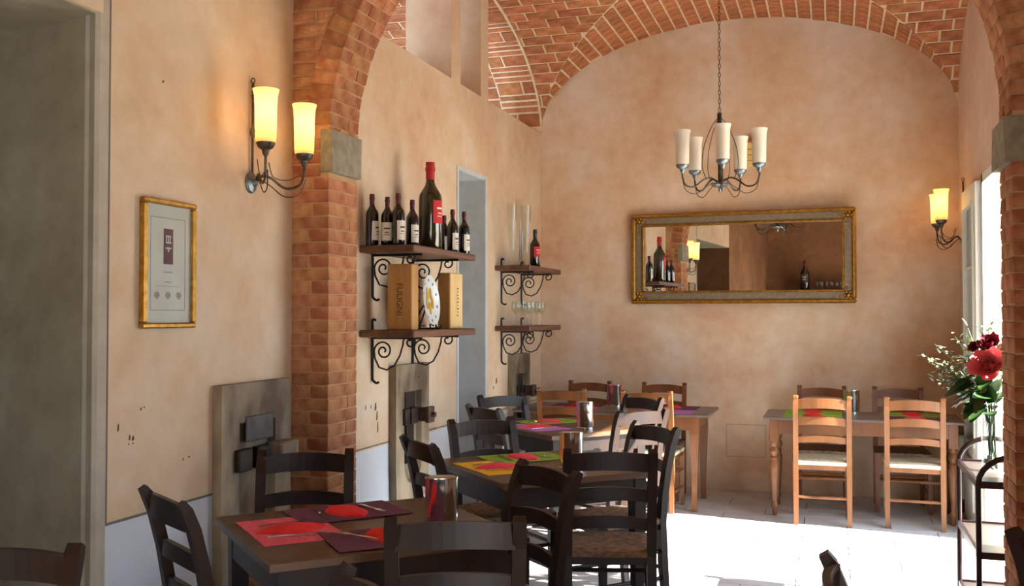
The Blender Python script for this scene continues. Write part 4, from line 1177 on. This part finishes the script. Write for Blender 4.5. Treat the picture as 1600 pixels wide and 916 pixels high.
# ------------------------------------------------------------------ white cabinet, trolley and flowers
t = empty('white_cabinet', (0.915, 8.63, 0)); MB().rbox(-.063,.065,-.20,.24,.10,.60,.004).build('body','white_cabinet',t); MB().rbox(-.068,.068,-.205,.25,.60,.625,.004).build('top','trolley_shelf',t)
for sx in (-1,1):
    for sy in (-1,1): MB().box(sx*.045-.015,sx*.045+.015,sy*.17-.015,sy*.17+.015,0,.10).build('leg','iron_dark',t)
m = MB().rbox(-.069,-.063,-.18,-.005,.13,.58,.002); d = m.build('door','white_cabinet',t); MB().ball((-.074,-.03,.36),.011).build('knob','iron_dark',d)
m = MB().rbox(-.069,-.063,.005,.22,.13,.58,.002); d = m.build('door','white_cabinet',t); MB().ball((-.074,.03,.36),.011).build('knob','iron_dark',d)
tag(t, 'low white cabinet in the corner beside the turned leg table', 'cabinet')

tx0, tx1, ty0, ty1 = 0.620, 0.93, 4.96, 5.70
t = empty('serving_trolley', (tx0, ty0, 0)); W_, L_ = tx1-tx0, ty1-ty0; r = .013
for y in (0, L_):
    m = MB(); m.tube([(0,y,.05),(0,y,.76)]+[(W_/2-W_/2*cos(pi*k/12), y, .76+.13*sin(pi*k/12)) for k in range(1,12)]+[(W_,y,.76),(W_,y,.05)], r, 10); m.build('hoop_frame','trolley_tube',t,True)
for z in (.76,.44,.13):
    s_ = MB().rbox(.0,W_,0,L_,z-.006,z+.006,.003).build('shelf','trolley_shelf',t)
    m = MB()
    for x in (0,W_): m.box(x-.008,x+.008,0,L_,z-.016,z+.016)
    for y in (0,L_): m.box(0,W_,y-.008,y+.008,z-.016,z+.016)
    m.build('shelf_rim','trolley_tube',s_)
for x in (0,W_):
    for y in (0,L_):
        m = MB(); m.tube([(x-.01,y,.028),(x+.01,y,.028)], .027, 14); m.tube([(x,y,.028),(x,y,.06)], .007, 8); m.build('castor','iron_dark',t,True)
tag(t, 'dark tubular serving trolley with hooped ends carrying the flower vase', 'trolley')

vx, vy, vz = 0.735, 5.36, .7665
t = empty('flower_vase', (vx, vy, vz)); MB().lathe([(.045,0),(.048,.004),(.050,.15),(.058,.33),(.055,.33),(.047,.15),(.044,.012),(.003,.010)], 24).build('glass_body','clear_glass',t,True)
m = MB(); rnd = random.Random(4)
for k in range(40): a, q = rnd.uniform(0,2*pi), .034*sqrt(rnd.random()); m.ball((q*cos(a), q*sin(a), .02+.05*rnd.random()), .009, 6, 4)
o = m.build('pebbles','pebble',t,True); o['kind'] = 'stuff'
tag(t, 'clear glass vase holding the bouquet on the trolley', 'vase')
rnd = random.Random(11)
def leaf_mesh(L, W):
    m = MB(); n = 6; vs = []
    for i in range(n+1):
        q = i/n; w = W*sin(pi*min(1, q*.92+.04))**.8/2; c_ = .22*L*q*q
        vs += [(q*L, -w, -c_+.1*w), (q*L, 0, -c_-.15*w), (q*L, w, -c_+.1*w)]
    fs = []
    for i in range(n):
        for k in (0,1): a = i*3+k; fs.append((a,a+1,a+4,a+3))
    m._add(vs, fs); return m
leaf_me = leaf_mesh(.15,.065).mesh('leaf','leaf',True); leaf_s = leaf_mesh(.10,.04).mesh('leaf','leaf',True)
tb = empty('bouquet', (vx, vy, vz+.02)); 
def stemmed(p, name, mt='stem', r=.003):
    m = MB(); m.tube(catmull([(rnd.uniform(-.02,.02),rnd.uniform(-.02,.02),0),(p[0]*.15,p[1]*.15,.30),(p[0]*.55,p[1]*.55,.30+(p[2]-.30)*.6),p],5), r, 5); return m.build('stem', mt, tb, True)
# leaves
for k in range(60):
    a = rnd.uniform(0,2*pi); rr = rnd.uniform(.01,.12); z = rnd.uniform(.27,.56)
    o = link('leaf', leaf_me if k % 3 else leaf_s, tb); o.location = (rr*cos(a)*.9, rr*sin(a)*.9, z); o.rotation_euler = (rnd.uniform(-.7,.7), rnd.uniform(-.9,.6), a+rnd.uniform(-.6,.6))
for k in range(8):
    o = link('leaf', leaf_me, tb); o.location = (rnd.uniform(-.08,.0), rnd.uniform(-.10,-.02), rnd.uniform(.34,.44)); o.rotation_euler = (rnd.uniform(-.5,.5), rnd.uniform(.1,.7), pi+rnd.uniform(-.7,.9))
def petal_mesh(L, W):
    m = MB(); n = 5; k = 4; vs = []
    for i in range(n+1):
        q = i/n; w = W*(sin(pi*(.12+.70*q))**.7)/2
        for j in range(k+1):
            u = -1+2*j/k; vs.append((L*q, w*u, L*(.45*q*q)+.18*W*u*u+.012*L*sin(9*u+6*q)))
    fs = [(i*(k+1)+j, i*(k+1)+j+1, (i+1)*(k+1)+j+1, (i+1)*(k+1)+j) for i in range(n) for j in range(k)]
    m._add(vs, fs); return m
def peony(p, r, mt, face, n=26):
    f = MB(); Q = Vector(face).to_track_quat('Z', 'Y').to_matrix().to_4x4()
    for k in range(n):
        lay = k/n; a = k*2.399; L = r*(.40+.62*lay); pit = radians(78-80*lay)
        m2 = petal_mesh(L, r*(.55+.35*lay)); Mx = Matrix.Translation(p) @ Q @ Matrix.Rotation(a,4,'Z') @ Matrix.Translation((r*.06,0,0)) @ Matrix.Rotation(-pit,4,'Y')
        f._add([tuple(Mx @ Vector(v)) for v in m2.v], m2.f)
    return f.build('bloom', mt, tb, True)
for p, r, mt, fc in (((-.03,-.15,.50),.088,'petal',(-.35,-1,.35)), ((-.02,-.10,.60),.055,'petal_dark',(-.2,-.8,.6)), ((-.075,-.06,.585),.035,'petal_dark',(-.5,-.8,.5)), ((.09,.10,.52),.08,'petal',(.4,.6,.6))):
    stemmed((p[0],p[1]+.02,p[2]-.02),'s'); peony(p, r, mt, fc)
# pale sprigs fanning out
for (X, Y, Z_, n) in ((-.27,.03,.44,18),(-.26,-.05,.60,17),(-.30,.02,.54,18),(-.20,.08,.38,12),(-.10,.04,.68,15),(-.02,-.05,.70,13),(.06,-.08,.66,12),(.12,.05,.62,12),(-.17,-.06,.64,14),(-.23,.0,.48,15),(-.05,-.1,.66,14)):
    p = (X, Y, Z_); stemmed(p, 's', 'stem', .0022)
    m = MB(); m2 = MB()
    for k in range(n*3):
        q = .40+.60*(k/(n*3)); b = (X*q*q+rnd.uniform(-.025,.025), Y*q+rnd.uniform(-.025,.025), .25+(Z_-.25)*q+rnd.uniform(-.025,.025))
        lm = leaf_mesh(rnd.uniform(.022,.045), .015); Mx = Matrix.Translation(b) @ Matrix.Rotation(rnd.uniform(0,6.3),4,'Z') @ Matrix.Rotation(rnd.uniform(-1.2,.6),4,'Y')
        (m if k % 3 else m2)._add([tuple(Mx @ Vector(v)) for v in lm.v], lm.f)
    o = m.build('sprig','sprig_green',tb,True); o['kind'] = 'stuff'
    o = m2.build('sprig_buds','sprig',tb,True); o['kind'] = 'stuff'
tag(tb, 'mixed bouquet of a coral peony, dark leaves and pale sprigs', 'bouquet')

# ------------------------------------------------------------------ what the mirror shows: a sideboard by the rear wall
CH_ = 1.98
t = empty('tall_cabinet', (-1.45, REAR+0.27, 0)); MB().rbox(-.7,.7,-.23,.23,.08,CH_-.04,.004).build('body','dark_wood',t); MB().rbox(-.74,.74,-.25,.25,CH_-.04,CH_,.004).build('top','dark_wood',t)
for k in range(2):
    d = MB().rbox(-.67+k*.68,-.01+k*.68,.23,.245,.14,CH_-.08,.003).build('door','dark_wood',t); MB().ball((-.06+k*.13,.255,1.0),.014).build('knob','iron_dark',d)
for sx in (-1,1): MB().box(sx*.6-.04,sx*.6+.04,-.2,.2,0,.08).build('foot','dark_wood',t)
tag(t, 'tall dark wooden cabinet seen in the mirror', 'cabinet')
o = bottle('large_wine_bottle', -1.85, REAR+.3, CH_+.0005, .62, .085, pi/2, 'large dark bottle on the tall cabinet seen in the mirror', 'bottle_glass', 'foil_wine', 'label_ink', True)
for k in range(6):
    o = link('wine_glass', gme); o.location = (-1.62+.09*k, REAR+.3+.05*(k%2), CH_+.0005); tag(o, 'clear wine glass on the tall cabinet seen in the mirror', 'wine glass', 'glasses on the tall cabinet')
